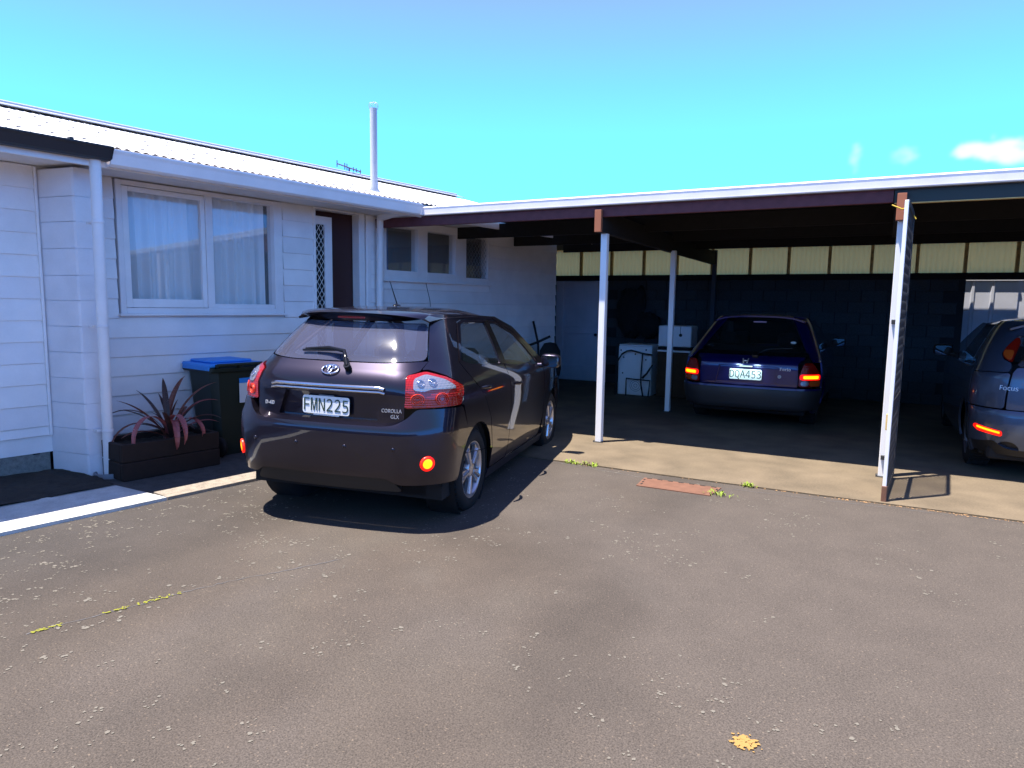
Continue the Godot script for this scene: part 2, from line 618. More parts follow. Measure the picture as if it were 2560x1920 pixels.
func grey_hatchback() -> void:
	var car := thing("hatchback", "dark purple grey hatchback parked in the sun beside the white house", "car", Vector3(-3.438, -0.014, -4.208), deg_to_rad(11.7))
	car.rotation.z = deg_to_rad(-0.7)
	car.rotation.x = deg_to_rad(-0.65)
	var P: Material = M.plum_paint
	var c := {
		"a": 0.46, "r": 0.34, "bow": 0.075, "front_taper": -2.2, "roof_w": 0.55,
		"w": [Vector2(0.16, 0.78), Vector2(0.3, 0.82), Vector2(0.45, 0.84), Vector2(0.68, 0.85), Vector2(0.85, 0.845), Vector2(0.95, 0.83), Vector2(1.03, 0.795), Vector2(1.1, 0.755), Vector2(1.2, 0.70), Vector2(1.32, 0.63), Vector2(1.41, 0.575), Vector2(1.46, 0.545), Vector2(1.50, 0.525)],
		"tail": [Vector2(0.2, 0.62), Vector2(0.4, 0.72), Vector2(0.7, 0.755), Vector2(0.8, 0.755), Vector2(0.9, 0.755), Vector2(0.98, 0.76), Vector2(1.05, 0.735), Vector2(1.1, 0.685), Vector2(1.17, 0.612), Vector2(1.23, 0.567), Vector2(1.3, 0.506), Vector2(1.36, 0.445), Vector2(1.42, 0.378), Vector2(1.5, 0.29)],
		"bump": [Vector2(0.24, 0.76), Vector2(0.34, 0.80), Vector2(0.45, 0.83), Vector2(0.6, 0.84), Vector2(0.72, 0.837), Vector2(0.75, 0.826), Vector2(0.8, 0.80), Vector2(0.9, 0.765)],
		"nose": [Vector2(0.2, 3.3), Vector2(0.4, 3.45), Vector2(0.6, 3.46), Vector2(0.75, 3.4), Vector2(0.85, 3.2)],
		"roof": [Vector2(-1.25, 1.495), Vector2(-1.0, 1.532), Vector2(-0.6, 1.55), Vector2(-0.2, 1.545), Vector2(0.1, 1.53), Vector2(0.4, 1.50)],
		"hood": [Vector2(-3.3, 0.78), Vector2(-3.0, 0.9), Vector2(-2.5, 0.98), Vector2(-2.2, 1.02)],
		"cowl": Vector2(-2.28, 1.0), "brow": Vector2(-1.24, 1.49),
	}
	var arch := Array(disc(Vector2(0.0, 0.325), 0.365, 36))
	var arch_s := []
	for p in arch:
		arch_s.append(Vector2(s_of(c, p.x, p.y), p.y))
	var arch_b := []
	for p in arch:
		arch_b.append(Vector2(s_of(c, p.x, p.y, "bump"), p.y))
	var S := func(z, y): return Vector2(s_of(c, z, y), y)
	# tail
	var recess := [Vector2(-0.36, 0.775), Vector2(0.36, 0.775), Vector2(0.31, 0.945), Vector2(-0.31, 0.945)]
	var gate: MeshInstance3D = car_panel(c, car, "tailgate", "rear", [Vector2(-0.53, 0.70), Vector2(0.53, 0.70), Vector2(0.535, 0.86), Vector2(0.575, 1.08), Vector2(0.66, 1.106), Vector2(0.722, 1.168), Vector2(0.4, 1.15), Vector2(0, 1.147), Vector2(-0.4, 1.15), Vector2(-0.722, 1.168), Vector2(-0.66, 1.106), Vector2(-0.575, 1.08), Vector2(-0.535, 0.86)], P, {"holes": [recess], "rim": 0.03, "round": 0.012})[0]
	car_panel(c, gate, "plate_recess", "rear", [Vector2(-0.38, 0.76), Vector2(0.38, 0.76), Vector2(0.33, 0.96), Vector2(-0.33, 0.96)], P, {"lift": -0.028, "rim": 0.0})
	car_panel(c, gate, "rear_window", "rear", [Vector2(-0.715, 1.176), Vector2(-0.4, 1.157), Vector2(0.4, 1.157), Vector2(0.715, 1.176), Vector2(0.755, 1.425), Vector2(-0.755, 1.425)], M.rear_glass, {"rim": 0.012, "round": 0.05, "lift": -0.002})
	for sd in [1.0, -1.0]:
		car_panel(c, gate, "window_border", "rear", [Vector2(0.62, 1.18), Vector2(0.705, 1.182), Vector2(0.745, 1.42), Vector2(0.66, 1.42)], M.gloss_black, {"side": sd, "lift": -0.012, "rim": 0.0})
	var st := new_st()
	for sy in [[0.992, 0.022], [0.966, 0.016]]:
		var pts := []
		for k in 25:
			var s := lerpf(-0.42, 0.42, k / 24.0)
			pts.append(on_tail(c, Vector2(s, sy[0] - (0.008 if absf(s) > 0.40 else 0.0)), 0.006).origin)
		tube(st, pts, sy[1] * 0.62, 8)
	part(gate, "chrome_strip", st, M.chrome)
	# emblem of three crossing ovals
	st = new_st()
	var e := on_tail(c, Vector2(0.0, 1.092), 0.01)
	for ov in [[0.062, 0.043, 0.0, 0.0065], [0.038, 0.014, 0.018, 0.0055], [0.014, 0.036, 0.004, 0.0055]]:
		var pts := []
		for k in 33:
			var a := TAU * k / 32.0
			pts.append(e * Vector3(cos(a) * ov[0], sin(a) * ov[1] + ov[2], 0))
		tube(st, pts, ov[3], 6, false)
	part(gate, "emblem", st, M.chrome)
	# wiper
	st = new_st()
	var wp := on_tail(c, Vector2(0.135, 1.105), 0.03)
	var bend := on_tail(c, Vector2(0.075, 1.195), 0.05)
	var tip := on_tail(c, Vector2(-0.31, 1.215), 0.02)
	var mid := on_tail(c, Vector2(-0.08, 1.22), 0.035)
	tube(st, [wp.origin - wp.basis.z * 0.04, wp.origin + wp.basis.z * 0.012], 0.024, 12)
	tube(st, [wp.origin, wp.origin.lerp(bend.origin, 0.5), bend.origin, mid.origin, tip.origin], [0.019, 0.018, 0.015, 0.012, 0.006], 8)
	tube(st, [mid.origin - Vector3(-0.1, 0.012, 0), tip.origin - Vector3(0.02, 0.012, -0.002)], 0.009, 6)
	part(gate, "wiper", st, M.gloss_black)
	# badges
	words(gate, "badge", "COROLLA", 0.024, M.bright_chrome, on_tail(c, Vector2(0.455, 0.845), 0.003), 0.005)
	words(gate, "badge", "GLX", 0.024, M.bright_chrome, on_tail(c, Vector2(0.475, 0.806), 0.003), 0.005)
	words(gate, "badge", "D-4D", 0.026, M.bright_chrome, on_tail(c, Vector2(-0.435, 0.845), 0.003), 0.005, "Droid Sans", 700)
	var pt := on_tail(c, Vector2(0.0, 0.855), 0.0)
	pt.basis = pt.basis.rotated(Vector3(0, 0, 1), -0.012)
	var pl := number_plate(car, "FMN225", pt)
	box(pl, "plate_holder", Vector3(0.0, -0.064, -0.002), Vector3(0.2, 0.02, 0.006), M.plate, 0.002)
	box(pl, "plate_holder", Vector3(0.0, 0.064, -0.004), Vector3(0.12, 0.012, 0.006), M.grey_plastic, 0.002)
	# spoiler
	st = new_st()
	var sp := func(u, v, up):
		var x: float = lerpf(-0.535, 0.535, u)
		var k := absf(x) / 0.535
		var tail_z := 0.44 - 0.07 * k * k - 0.09 * pow(k, 8.0)
		var y0 := 1.520 - 0.022 * k * k - 0.015 * pow(k, 8.0)
		if up:
			return Vector3(x * (1.0 - 0.05 * v), lerpf(y0 + 0.004, y0 - 0.03, v * v), lerpf(0.20, tail_z, v))
		return Vector3(x * (0.95 - 0.02 * v), lerpf(y0 - 0.03, 1.432 + 0.03 * pow(k, 6.0), v), lerpf(tail_z, 0.385 - 0.15 * k * k, pow(v, 0.5)))
	smooth_grid(st, func(u, v): return sp.call(u, v, true), 30, 6, Vector3(0, 1, 0.3))
	smooth_grid(st, func(u, v): return sp.call(u, v, false), 30, 6, Vector3(0, -1, 0.6))
	part(car, "roof_spoiler", st, P)
	st = new_st()
	bx(st, Vector3(0.0, 1.455, 0.418), Vector3(0.22, 0.014, 0.012), 0.004)
	part(car, "high_brake_light", st, M.red_lens)
	# lamps
	for sd in [1.0, -1.0]:
		var lamp: MeshInstance3D = car_panel(c, car, "tail_light", "rear", [Vector2(0.535, 0.865), Vector2(0.575, 1.075), Vector2(0.70, 1.10), Vector2(0.86, 1.062), Vector2(1.06, 0.99), Vector2(0.95, 0.872)], M.red_lens, {"side": sd, "rim": 0.03, "lift": 0.008, "round": 0.02})[0]
		car_panel(c, lamp, "reversing_lens", "rear", [Vector2(0.605, 0.985), Vector2(0.62, 1.055), Vector2(0.70, 1.082), Vector2(0.84, 1.048), Vector2(0.93, 1.0), Vector2(0.92, 0.985), Vector2(0.72, 0.988), Vector2(0.66, 0.975)], M.clear_lens, {"side": sd, "lift": 0.0115, "rim": 0.01, "round": 0.02, "cell": 0.03})
		st = new_st()
		for q in [[0.66, 1.025, 0.026], [0.74, 1.03, 0.03]]:
			var t := on_tail(c, Vector2(q[0] * sd, q[1]), 0.0125)
			for ring in 3:
				var pts := []
				for k in 17:
					var a := TAU * k / 16.0
					pts.append(t * Vector3(cos(a) * q[2] * (1.0 - ring * 0.3), sin(a) * q[2] * (1.0 - ring * 0.3), 0))
				tube(st, pts, 0.003, 5, false)
		part(lamp, "bulb_ring", st, M.chrome)
		st = new_st()
		for q in [[0.62, 0.925, 0.035], [0.78, 0.925, 0.04]]:
			var t := on_tail(c, Vector2(q[0] * sd, q[1]), 0.0095)
			for ring in 3:
				var pts := []
				for k in 21:
					var a := TAU * k / 20.0
					pts.append(t * Vector3(cos(a) * q[2] * (1.0 - ring * 0.28) * 1.3, sin(a) * q[2] * (1.0 - ring * 0.28), 0))
				tube(st, pts, 0.003, 5, false)
		part(lamp, "lens_ring", st, M.bright_red)
	# bumper
	var bz := func(z, y): return Vector2(s_of(c, z, y, "bump"), y)
	var bpoly := [Vector2(-0.45, 0.395), Vector2(0.45, 0.395), Vector2(0.53, 0.35), Vector2(0.9, 0.335)]
	bpoly.append(bz.call(0.37, 0.33))
	bpoly.append(bz.call(0.30, 0.53))
	bpoly.append(bz.call(0.24, 0.70))
	bpoly.append_array([Vector2(1.02, 0.855), Vector2(0.62, 0.862), Vector2(0.565, 0.80), Vector2(0.50, 0.76), Vector2(0.42, 0.747), Vector2(-0.42, 0.747), Vector2(-0.50, 0.76), Vector2(-0.565, 0.80), Vector2(-0.62, 0.862), Vector2(-1.02, 0.855)])
	for q in [[0.24, 0.70], [0.30, 0.53], [0.37, 0.33]]:
		var v: Vector2 = bz.call(q[0], q[1])
		bpoly.append(Vector2(-v.x, v.y))
	bpoly.append_array([Vector2(-0.9, 0.335), Vector2(-0.53, 0.35)])
	var arch_bl := []
	for p in arch_b:
		arch_bl.append(Vector2(-p.x, p.y))
	arch_bl.reverse()
	var bump: MeshInstance3D = car_panel(c, car, "rear_bumper", "bump", bpoly, P, {"rim": 0.075, "round": 0.03, "holes": [arch_b, arch_bl]})[0]
	car_panel(c, bump, "lower_valance", "bump", [Vector2(-0.56, 0.29), Vector2(0.56, 0.29), Vector2(0.50, 0.36), Vector2(0.44, 0.41), Vector2(-0.44, 0.41), Vector2(-0.50, 0.36)], M.black_plastic, {"lift": -0.015, "rim": 0.05})
	for x in [-0.40, -0.14, 0.14, 0.40]:
		var t := on_tail(c, Vector2(x * 1.25, 0.60), 0.001, "bump")
		st = new_st()
		lathe(st, [Vector2(0.013, -0.004), Vector2(0.013, 0.002), Vector2(0.009, 0.005), Vector2(0, 0.006)], Vector3.ZERO, Basis(Vector3.RIGHT, PI / 2), 14)
		part(bump, "parking_sensor", st, P).transform = t
	for s in [-1.0, 1.0]:
		var t := on_tail(c, Vector2(s * 0.712, 0.50), 0.002, "bump")
		st = new_st()
		var rb := Basis(Vector3.RIGHT, PI / 2)
		lathe(st, [Vector2(0.052, -0.02), Vector2(0.052, 0.004), Vector2(0.042, 0.008), Vector2(0.034, 0.006)], Vector3.ZERO, rb, 28)
		var rl := part(bump, "glowing_fog_reflector", st, M.red_glow)  # glow put in for flash thrown back by the reflector
		rl.transform = t
		st = new_st()
		lathe(st, [Vector2(0.034, 0.006), Vector2(0.02, 0.009), Vector2(0.0, 0.01)], Vector3.ZERO, rb, 24)
		part(rl, "painted_flash_core", st, M.amber_glow)
	# flanks
	var q_poly := [Vector2(0.675, 1.114), Vector2(0.72, 1.117), Vector2(0.87, 1.075), Vector2(1.075, 0.99), Vector2(0.965, 0.87), Vector2(1.02, 0.862), S.call(0.245, 0.70), S.call(0.30, 0.50), S.call(-0.385, 0.42), S.call(-0.30, 0.685), S.call(-0.16, 0.865), S.call(0.04, 1.035), S.call(0.137, 1.152), S.call(-0.24, 1.437), S.call(0.1, 1.475), Vector2(0.80, 1.475), Vector2(0.765, 1.43), Vector2(0.728, 1.172)]
	car_panel(c, car, "quarter_panel", "rear", q_poly, P, {"pair": true, "holes": [arch_s], "rim": 0.02, "round": 0.012})
	var rear_win := [Vector2(0.075, 1.155), Vector2(-0.29, 1.41), Vector2(-0.38, 1.428), Vector2(-0.92, 1.428), Vector2(-0.80, 1.08), Vector2(-0.40, 1.10), Vector2(-0.05, 1.125)]
	var front_win := [Vector2(-0.93, 1.068), Vector2(-1.03, 1.425), Vector2(-1.25, 1.415), Vector2(-1.62, 1.305), Vector2(-1.80, 1.165), Vector2(-1.97, 1.01), Vector2(-1.70, 1.005), Vector2(-1.33, 1.04)]
	var doors := [
		[[Vector2(-0.40, 0.25), Vector2(-0.395, 0.42), Vector2(-0.31, 0.68), Vector2(-0.17, 0.86), Vector2(0.03, 1.03), Vector2(0.125, 1.15), Vector2(-0.25, 1.43), Vector2(-0.36, 1.448), Vector2(-0.985, 1.448), Vector2(-0.865, 1.07), Vector2(-0.865, 0.25)], rear_win, Vector2(-0.16, 0.945)],
		[[Vector2(-0.875, 0.25), Vector2(-0.875, 1.07), Vector2(-0.995, 1.448), Vector2(-1.26, 1.436), Vector2(-1.64, 1.325), Vector2(-1.83, 1.18), Vector2(-2.03, 1.015), Vector2(-2.12, 0.955), Vector2(-2.12, 0.45), Vector2(-2.02, 0.25)], front_win, Vector2(-1.05, 0.89)],
	]
	for sd in [1.0, -1.0]:
		for d in doors:
			var dr: MeshInstance3D = car_panel(c, car, "door", "side", d[0], P, {"side": sd, "holes": [Array(rounded(d[1], 0.03))], "holes_rim": true, "round": 0.015, "rim": 0.018})[0]
			car_panel(c, dr, "window", "side", d[1], M.side_glass, {"side": sd, "lift": -0.01, "rim": 0.0})
			var hp: Vector2 = d[2]
			var h0: Vector3 = side_point(c, hp, sd)
			st = new_st()
			var pts := []
			for k in 9:
				var t := k / 8.0
				pts.append(h0 + Vector3(sd * (0.012 + 0.03 * sin(t * PI)), 0, 0.09 - t * 0.2))
			tube(st, pts, [0.008, 0.012, 0.014, 0.014, 0.014, 0.014, 0.014, 0.012, 0.008], 8)
			part(dr, "handle", st, P)
		car_panel(c, car, "pillar_trim", "side", [Vector2(-0.79, 1.08), Vector2(-0.91, 1.435), Vector2(-1.04, 1.435), Vector2(-0.94, 1.065)], M.gloss_black, {"side": sd, "lift": 0.002, "rim": 0.0})
		car_panel(c, car, "roof_rail", "side", [Vector2(0.25, 1.465), Vector2(0.1, 1.46), Vector2(-0.25, 1.436), Vector2(-0.36, 1.453), Vector2(-0.985, 1.453), Vector2(-1.262, 1.441), Vector2(-1.645, 1.33), Vector2(-1.835, 1.185), Vector2(-2.035, 1.02), Vector2(-2.14, 0.965), Vector2(-2.28, 0.985), Vector2(-2.1, 1.10), Vector2(-1.7, 1.38), Vector2(-1.3, 1.475), Vector2(-0.6, 1.49), Vector2(0.2, 1.49)], P, {"side": sd, "rim": 0.012, "round": 0.01})
		car_panel(c, car, "front_wing", "side", [Vector2(-2.13, 0.30), Vector2(-2.13, 0.96), Vector2(-2.4, 0.965), Vector2(-2.95, 0.885), Vector2(-3.28, 0.76), Vector2(-3.3, 0.5), Vector2(-3.2, 0.25), Vector2(-2.9, 0.25)], P, {"side": sd, "holes": [Array(disc(Vector2(-2.6, 0.325), 0.365, 36))], "rim": 0.02})
		car_panel(c, car, "sill", "side", [Vector2(-0.365, 0.16), Vector2(-0.365, 0.245), Vector2(-2.25, 0.245), Vector2(-2.25, 0.16)], P, {"side": sd, "rim": 0.03, "lift": 0.006})
		for zz in [0.0, -2.6]:
			add_wheel(car, Vector3(sd * 0.81, 0.318, zz), sd, 0.316, 0.215, true)
			st = new_st()
			lathe(st, [Vector2(0.372, 0.0), Vector2(0.372, -0.24), Vector2(0.0, -0.24)], Vector3(sd * 0.80, 0.325, zz), Basis(Vector3(0, 0, sd), Vector3(sd, 0, 0), Vector3(0, 1, 0)), 30)
			part(car, "wheel_arch_liner", st, M.lining)
		door_mirror(c, car, sd, 1.0, -1.98, P)
	car_panel(c, car, "roof", "roof", [Vector2(-0.545, -1.24), Vector2(0.545, -1.24), Vector2(0.545, 0.27), Vector2(-0.545, 0.27)], P, {"rim": 0.012, "round": 0.02, "cell": 0.08})
	car_panel(c, car, "roof_lining", "roof", [Vector2(-0.50, -1.2), Vector2(0.50, -1.2), Vector2(0.50, 0.18), Vector2(-0.50, 0.18)], M.lining, {"lift": -0.03, "rim": 0.0, "cell": 0.2})
	car_panel(c, car, "bonnet", "hood", [Vector2(-0.78, -2.24), Vector2(0.78, -2.24), Vector2(0.7, -3.25), Vector2(-0.7, -3.25)], P, {"cell": 0.12})
	car_panel(c, car, "windscreen", "shield", [Vector2(-0.72, 0.02), Vector2(0.72, 0.02), Vector2(0.56, 0.98), Vector2(-0.56, 0.98)], M.side_glass, {"cell": 0.12, "rim": 0.0})
	car_panel(c, car, "front_bumper", "nose", [Vector2(-1.1, 0.24), Vector2(1.1, 0.24), Vector2(1.1, 0.78), Vector2(-1.1, 0.78)], P, {"cell": 0.12})
	cabin(car, 0.76, 0.5, -3.1, true)
	st = new_st()
	bx2(st, Vector3(-0.66, 0.2, -3.2), Vector3(0.66, 0.34, 0.5), 0.02)
	part(car, "underbody", st, M.lining)
	# aerial
	st = new_st()
	var ay := 1.543
	smooth_grid(st, func(u, v): return Vector3(cos(u * TAU) * 0.03 * cos(v * PI / 2), ay + 0.022 * sin(v * PI / 2), -0.32 + sin(u * TAU) * 0.05 * cos(v * PI / 2)), 12, 4, Vector3.UP)
	tube(st, [Vector3(0, ay + 0.015, -0.33), Vector3(-0.005, ay + 0.2, -0.2)], [0.006, 0.003], 6)
	part(car, "aerial", st, M.gloss_black)

func blue_car() -> void:
	var car := thing("blue_car", "dark blue car parked in shade inside the carport with a glow put into its red tail lights", "car", Vector3(-1.41, 0.012, -9.97), deg_to_rad(0.0))
	var P: Material = M.blue_paint
	var c := {
		"a": 0.5, "r": 0.3, "bow": 0.05, "front_taper": -2.2, "roof_w": 0.6,
		"w": [Vector2(0.16, 0.799), Vector2(0.3, 0.840), Vector2(0.5, 0.871), Vector2(0.7, 0.871), Vector2(0.88, 0.851), Vector2(0.97, 0.820), Vector2(1.1, 0.764), Vector2(1.25, 0.697), Vector2(1.36, 0.641), Vector2(1.44, 0.584)],
		"tail": [Vector2(0.2, 0.68), Vector2(0.4, 0.74), Vector2(0.6, 0.77), Vector2(0.8, 0.77), Vector2(0.85, 0.755), Vector2(0.9, 0.70), Vector2(0.94, 0.62), Vector2(0.98, 0.55), Vector2(1.1, 0.40), Vector2(1.25, 0.2), Vector2(1.4, 0.0), Vector2(1.46, -0.1)],
		"bump": [Vector2(0.2, 0.76), Vector2(0.3, 0.82), Vector2(0.45, 0.835), Vector2(0.54, 0.82), Vector2(0.57, 0.79)],
		"nose": [Vector2(0.2, 3.3), Vector2(0.4, 3.45), Vector2(0.6, 3.46), Vector2(0.75, 3.4)],
		"roof": [Vector2(-1.3, 1.42), Vector2(-0.9, 1.455), Vector2(-0.4, 1.465), Vector2(0.05, 1.44)],
		"hood": [Vector2(-3.3, 0.7), Vector2(-3.0, 0.8), Vector2(-2.2, 0.95)],
		"cowl": Vector2(-2.3, 0.95), "brow": Vector2(-1.3, 1.42),
	}
	var recess := [Vector2(-0.40, 0.565), Vector2(0.30, 0.565), Vector2(0.30, 0.80), Vector2(-0.36, 0.80)]
	for p in recess.size():
		recess[p].x += 0.03
	var boot: MeshInstance3D = car_panel(c, car, "boot_lid", "rear", [Vector2(-0.56, 0.545), Vector2(0.56, 0.545), Vector2(0.56, 0.86), Vector2(0.66, 0.93), Vector2(-0.66, 0.93), Vector2(-0.56, 0.86)], P, {"holes": [recess], "rim": 0.03})[0]
	car_panel(c, boot, "plate_recess", "rear", [Vector2(-0.40, 0.55), Vector2(0.36, 0.55), Vector2(0.36, 0.82), Vector2(-0.40, 0.82)], P, {"lift": -0.025, "rim": 0.0})
	car_panel(c, boot, "rear_window", "rear", [Vector2(-0.66, 0.985), Vector2(0.66, 0.985), Vector2(0.55, 1.38), Vector2(-0.55, 1.38)], M.dark_glass, {"round": 0.05, "rim": 0.01})
	car_panel(c, boot, "window_seal", "rear", [Vector2(-0.70, 0.93), Vector2(0.70, 0.93), Vector2(0.68, 0.98), Vector2(-0.68, 0.98)], M.gloss_black, {"rim": 0.0})
	# H emblem
	var st := new_st()
	var e := on_tail(c, Vector2(-0.03, 0.862), 0.006)
	for q in [[Vector3(-0.034, 0.034, 0), Vector3(-0.022, -0.034, 0)], [Vector3(0.034, 0.034, 0), Vector3(0.022, -0.034, 0)], [Vector3(-0.028, 0, 0), Vector3(0.028, 0, 0)]]:
		tube(st, [e * q[0], e * q[1]], 0.008, 6)
	part(boot, "emblem", st, M.bright_chrome)
	var wp := on_tail(c, Vector2(0.07, 0.925), 0.0)
	st = new_st()
	bx(st, wp.origin + Vector3(0, 0, 0.02), Vector3(0.09, 0.06, 0.05), 0.015)
	tube(st, [wp.origin + Vector3(0, 0.02, 0.03), on_tail(c, Vector2(0.2, 0.99), 0.03).origin, on_tail(c, Vector2(0.5, 1.02), 0.02).origin], 0.01, 6)
	part(boot, "wiper", st, M.gloss_black)
	words(boot, "badge", "Ferio", 0.036, M.bright_chrome, on_tail(c, Vector2(0.42, 0.775), 0.003), 0.004, "Droid Serif", 700)
	st = new_st()
	var kt := on_tail(c, Vector2(0.36, 0.68), 0.004)
	for ring in [[0.018, 0.004], [0.008, 0.003]]:
		var pts := []
		for k in 15:
			pts.append(kt * Vector3(cos(TAU * k / 14.0) * ring[0], sin(TAU * k / 14.0) * ring[0], 0))
		tube(st, pts, ring[1], 6, false)
	part(boot, "lock", st, M.bright_chrome)
	var pt := on_tail(c, Vector2(-0.02, 0.69), 0.004)
	pt.basis = pt.basis.scaled(Vector3(1.12, 1.1, 1))
	number_plate(car, "DQA453", pt)
	box(car, "added_plate_glow", Vector3(-0.02, 0.795, 0.775), Vector3(0.16, 0.016, 0.03), M.white_glow, 0.004)  # glowing strip added to brighten the plate
	for x in [-0.12, 0.12]:
		var sl := SpotLight3D.new()  # added fill beams; they replace flash returned by the plate
		sl.name = "added_plate_fill" if x < 0.0 else "added_plate_fill_001"
		sl.position = Vector3(x - 0.02, 0.86, 0.95)
		sl.rotation_degrees = Vector3(-43, 0, 0)
		sl.spot_angle = 40.0
		sl.spot_range = 1.0
		sl.spot_attenuation = 2.0
		sl.light_size = 0.05
		sl.light_color = Color(0.86, 1.0, 1.0)
		sl.light_energy = 0.06
		sl.shadow_enabled = true
		car.add_child(sl)
	# sticker and high brake light
	st = new_st()
	prism(st, Array(disc(Vector2.ZERO, 0.035, 18, 0.024)), Vector3.ZERO, Vector3.RIGHT, Vector3.UP, Vector3(0, 0, 0.002))
	part(boot, "sticker", st, M.plate).transform = on_tail(c, Vector2(0.52, 1.1), 0.002)
	st = new_st()
	bx(st, Vector3.ZERO, Vector3(0.17, 0.024, 0.01), 0.004)
	part(boot, "high_brake_light", st, M.pink_lens).transform = on_tail(c, Vector2(0.03, 1.355), 0.006)
	for sd in [1.0, -1.0]:
		var lamp: MeshInstance3D = car_panel(c, car, "tail_light", "rear", [Vector2(0.57, 0.56), Vector2(0.57, 0.70), Vector2(0.63, 0.86), Vector2(0.74, 0.86), Vector2(0.84, 0.74), Vector2(0.87, 0.66), Vector2(0.86, 0.57)], M.red_lens_dark, {"side": sd, "lift": 0.006, "rim": 0.03})[0]
		car_panel(c, lamp, "painted_flash", "rear", [Vector2(0.58, 0.65), Vector2(0.58, 0.72), Vector2(0.85, 0.72), Vector2(0.85, 0.65)], M.red_glow, {"side": sd, "lift": 0.009, "rim": 0.004, "round": 0.03})  # glow put into the lens for returned flash, no lit bulb
		car_panel(c, lamp, "painted_flash_core", "rear", [Vector2(0.615, 0.665), Vector2(0.615, 0.705), Vector2(0.815, 0.705), Vector2(0.815, 0.665)], M.amber_glow, {"side": sd, "lift": 0.0115, "rim": 0.003, "round": 0.015})
		car_panel(c, lamp, "reversing_lens", "rear", [Vector2(0.59, 0.575), Vector2(0.59, 0.635), Vector2(0.68, 0.635), Vector2(0.68, 0.575)], M.clear_lens, {"side": sd, "lift": 0.009, "rim": 0.004})
		car_panel(c, lamp, "orange_lens", "rear", [Vector2(0.69, 0.57), Vector2(0.69, 0.64), Vector2(0.86, 0.64), Vector2(0.855, 0.575)], M.orange_lens, {"side": sd, "lift": 0.009, "rim": 0.004})
		var arch := Array(disc(Vector2(0.0, 0.31), 0.34, 30))
		car_panel(c, car, "flank", "side", [Vector2(0.60, 0.30), Vector2(0.45, 0.5), Vector2(0.42, 0.9), Vector2(0.35, 1.0), Vector2(0.0, 1.0), Vector2(-2.2, 0.92), Vector2(-3.2, 0.75), Vector2(-3.2, 0.2), Vector2(0.5, 0.2)], P, {"side": sd, "holes": [arch, Array(disc(Vector2(-2.62, 0.31), 0.34, 30))], "rim": 0.02})
		car_panel(c, car, "rear_pillar", "rear", [Vector2(0.68, 0.985), Vector2(0.57, 1.40), Vector2(0.60, 1.44), Vector2(s_of(c, -0.25, 1.4), 1.42), Vector2(s_of(c, -0.1, 1.0), 1.0), Vector2(0.9, 0.87), Vector2(0.76, 0.875)], P, {"side": sd, "rim": 0.02})
		car_panel(c, car, "window", "side", [Vector2(-0.1, 1.01), Vector2(-0.25, 1.38), Vector2(-1.2, 1.38), Vector2(-2.1, 0.95)], M.dark_glass, {"side": sd, "rim": 0.0})
		for zz in [0.0, -2.62]:
			add_wheel(car, Vector3(sd * 0.80, 0.295, zz), sd, 0.292, 0.19, false)
		door_mirror(c, car, sd, 1.0, -1.9, M.black_plastic)
	var bump: MeshInstance3D = car_panel(c, car, "rear_bumper", "bump", [Vector2(-1.05, 0.27), Vector2(-0.6, 0.25), Vector2(0.6, 0.25), Vector2(1.05, 0.27), Vector2(1.05, 0.54), Vector2(-1.05, 0.54)], M.grey_bumper, {"rim": 0.06})[0]
	car_panel(c, bump, "bumper_strip", "bump", [Vector2(-1.03, 0.515), Vector2(1.03, 0.515), Vector2(1.03, 0.54), Vector2(-1.03, 0.54)], P, {"lift": 0.006, "rim": 0.01, "round": 0.005})
	car_panel(c, car, "roof", "roof", [Vector2(-0.6, -1.3), Vector2(0.6, -1.3), Vector2(0.6, 0.02), Vector2(-0.6, 0.02)], P, {"cell": 0.12})
	car_panel(c, car, "bonnet", "hood", [Vector2(-0.75, -2.25), Vector2(0.75, -2.25), Vector2(0.68, -3.25), Vector2(-0.68, -3.25)], P, {"cell": 0.15})
	car_panel(c, car, "windscreen", "shield", [Vector2(-0.7, 0.02), Vector2(0.7, 0.02), Vector2(0.56, 0.98), Vector2(-0.56, 0.98)], M.dark_glass, {"cell": 0.15, "rim": 0.0})
	cabin(car, 0.74, 0.4, -3.1, true)
	st = new_st()
	bx2(st, Vector3(-0.7, 0.18, -3.2), Vector3(0.7, 0.3, 0.65), 0.02)
	part(car, "underbody", st, M.lining)

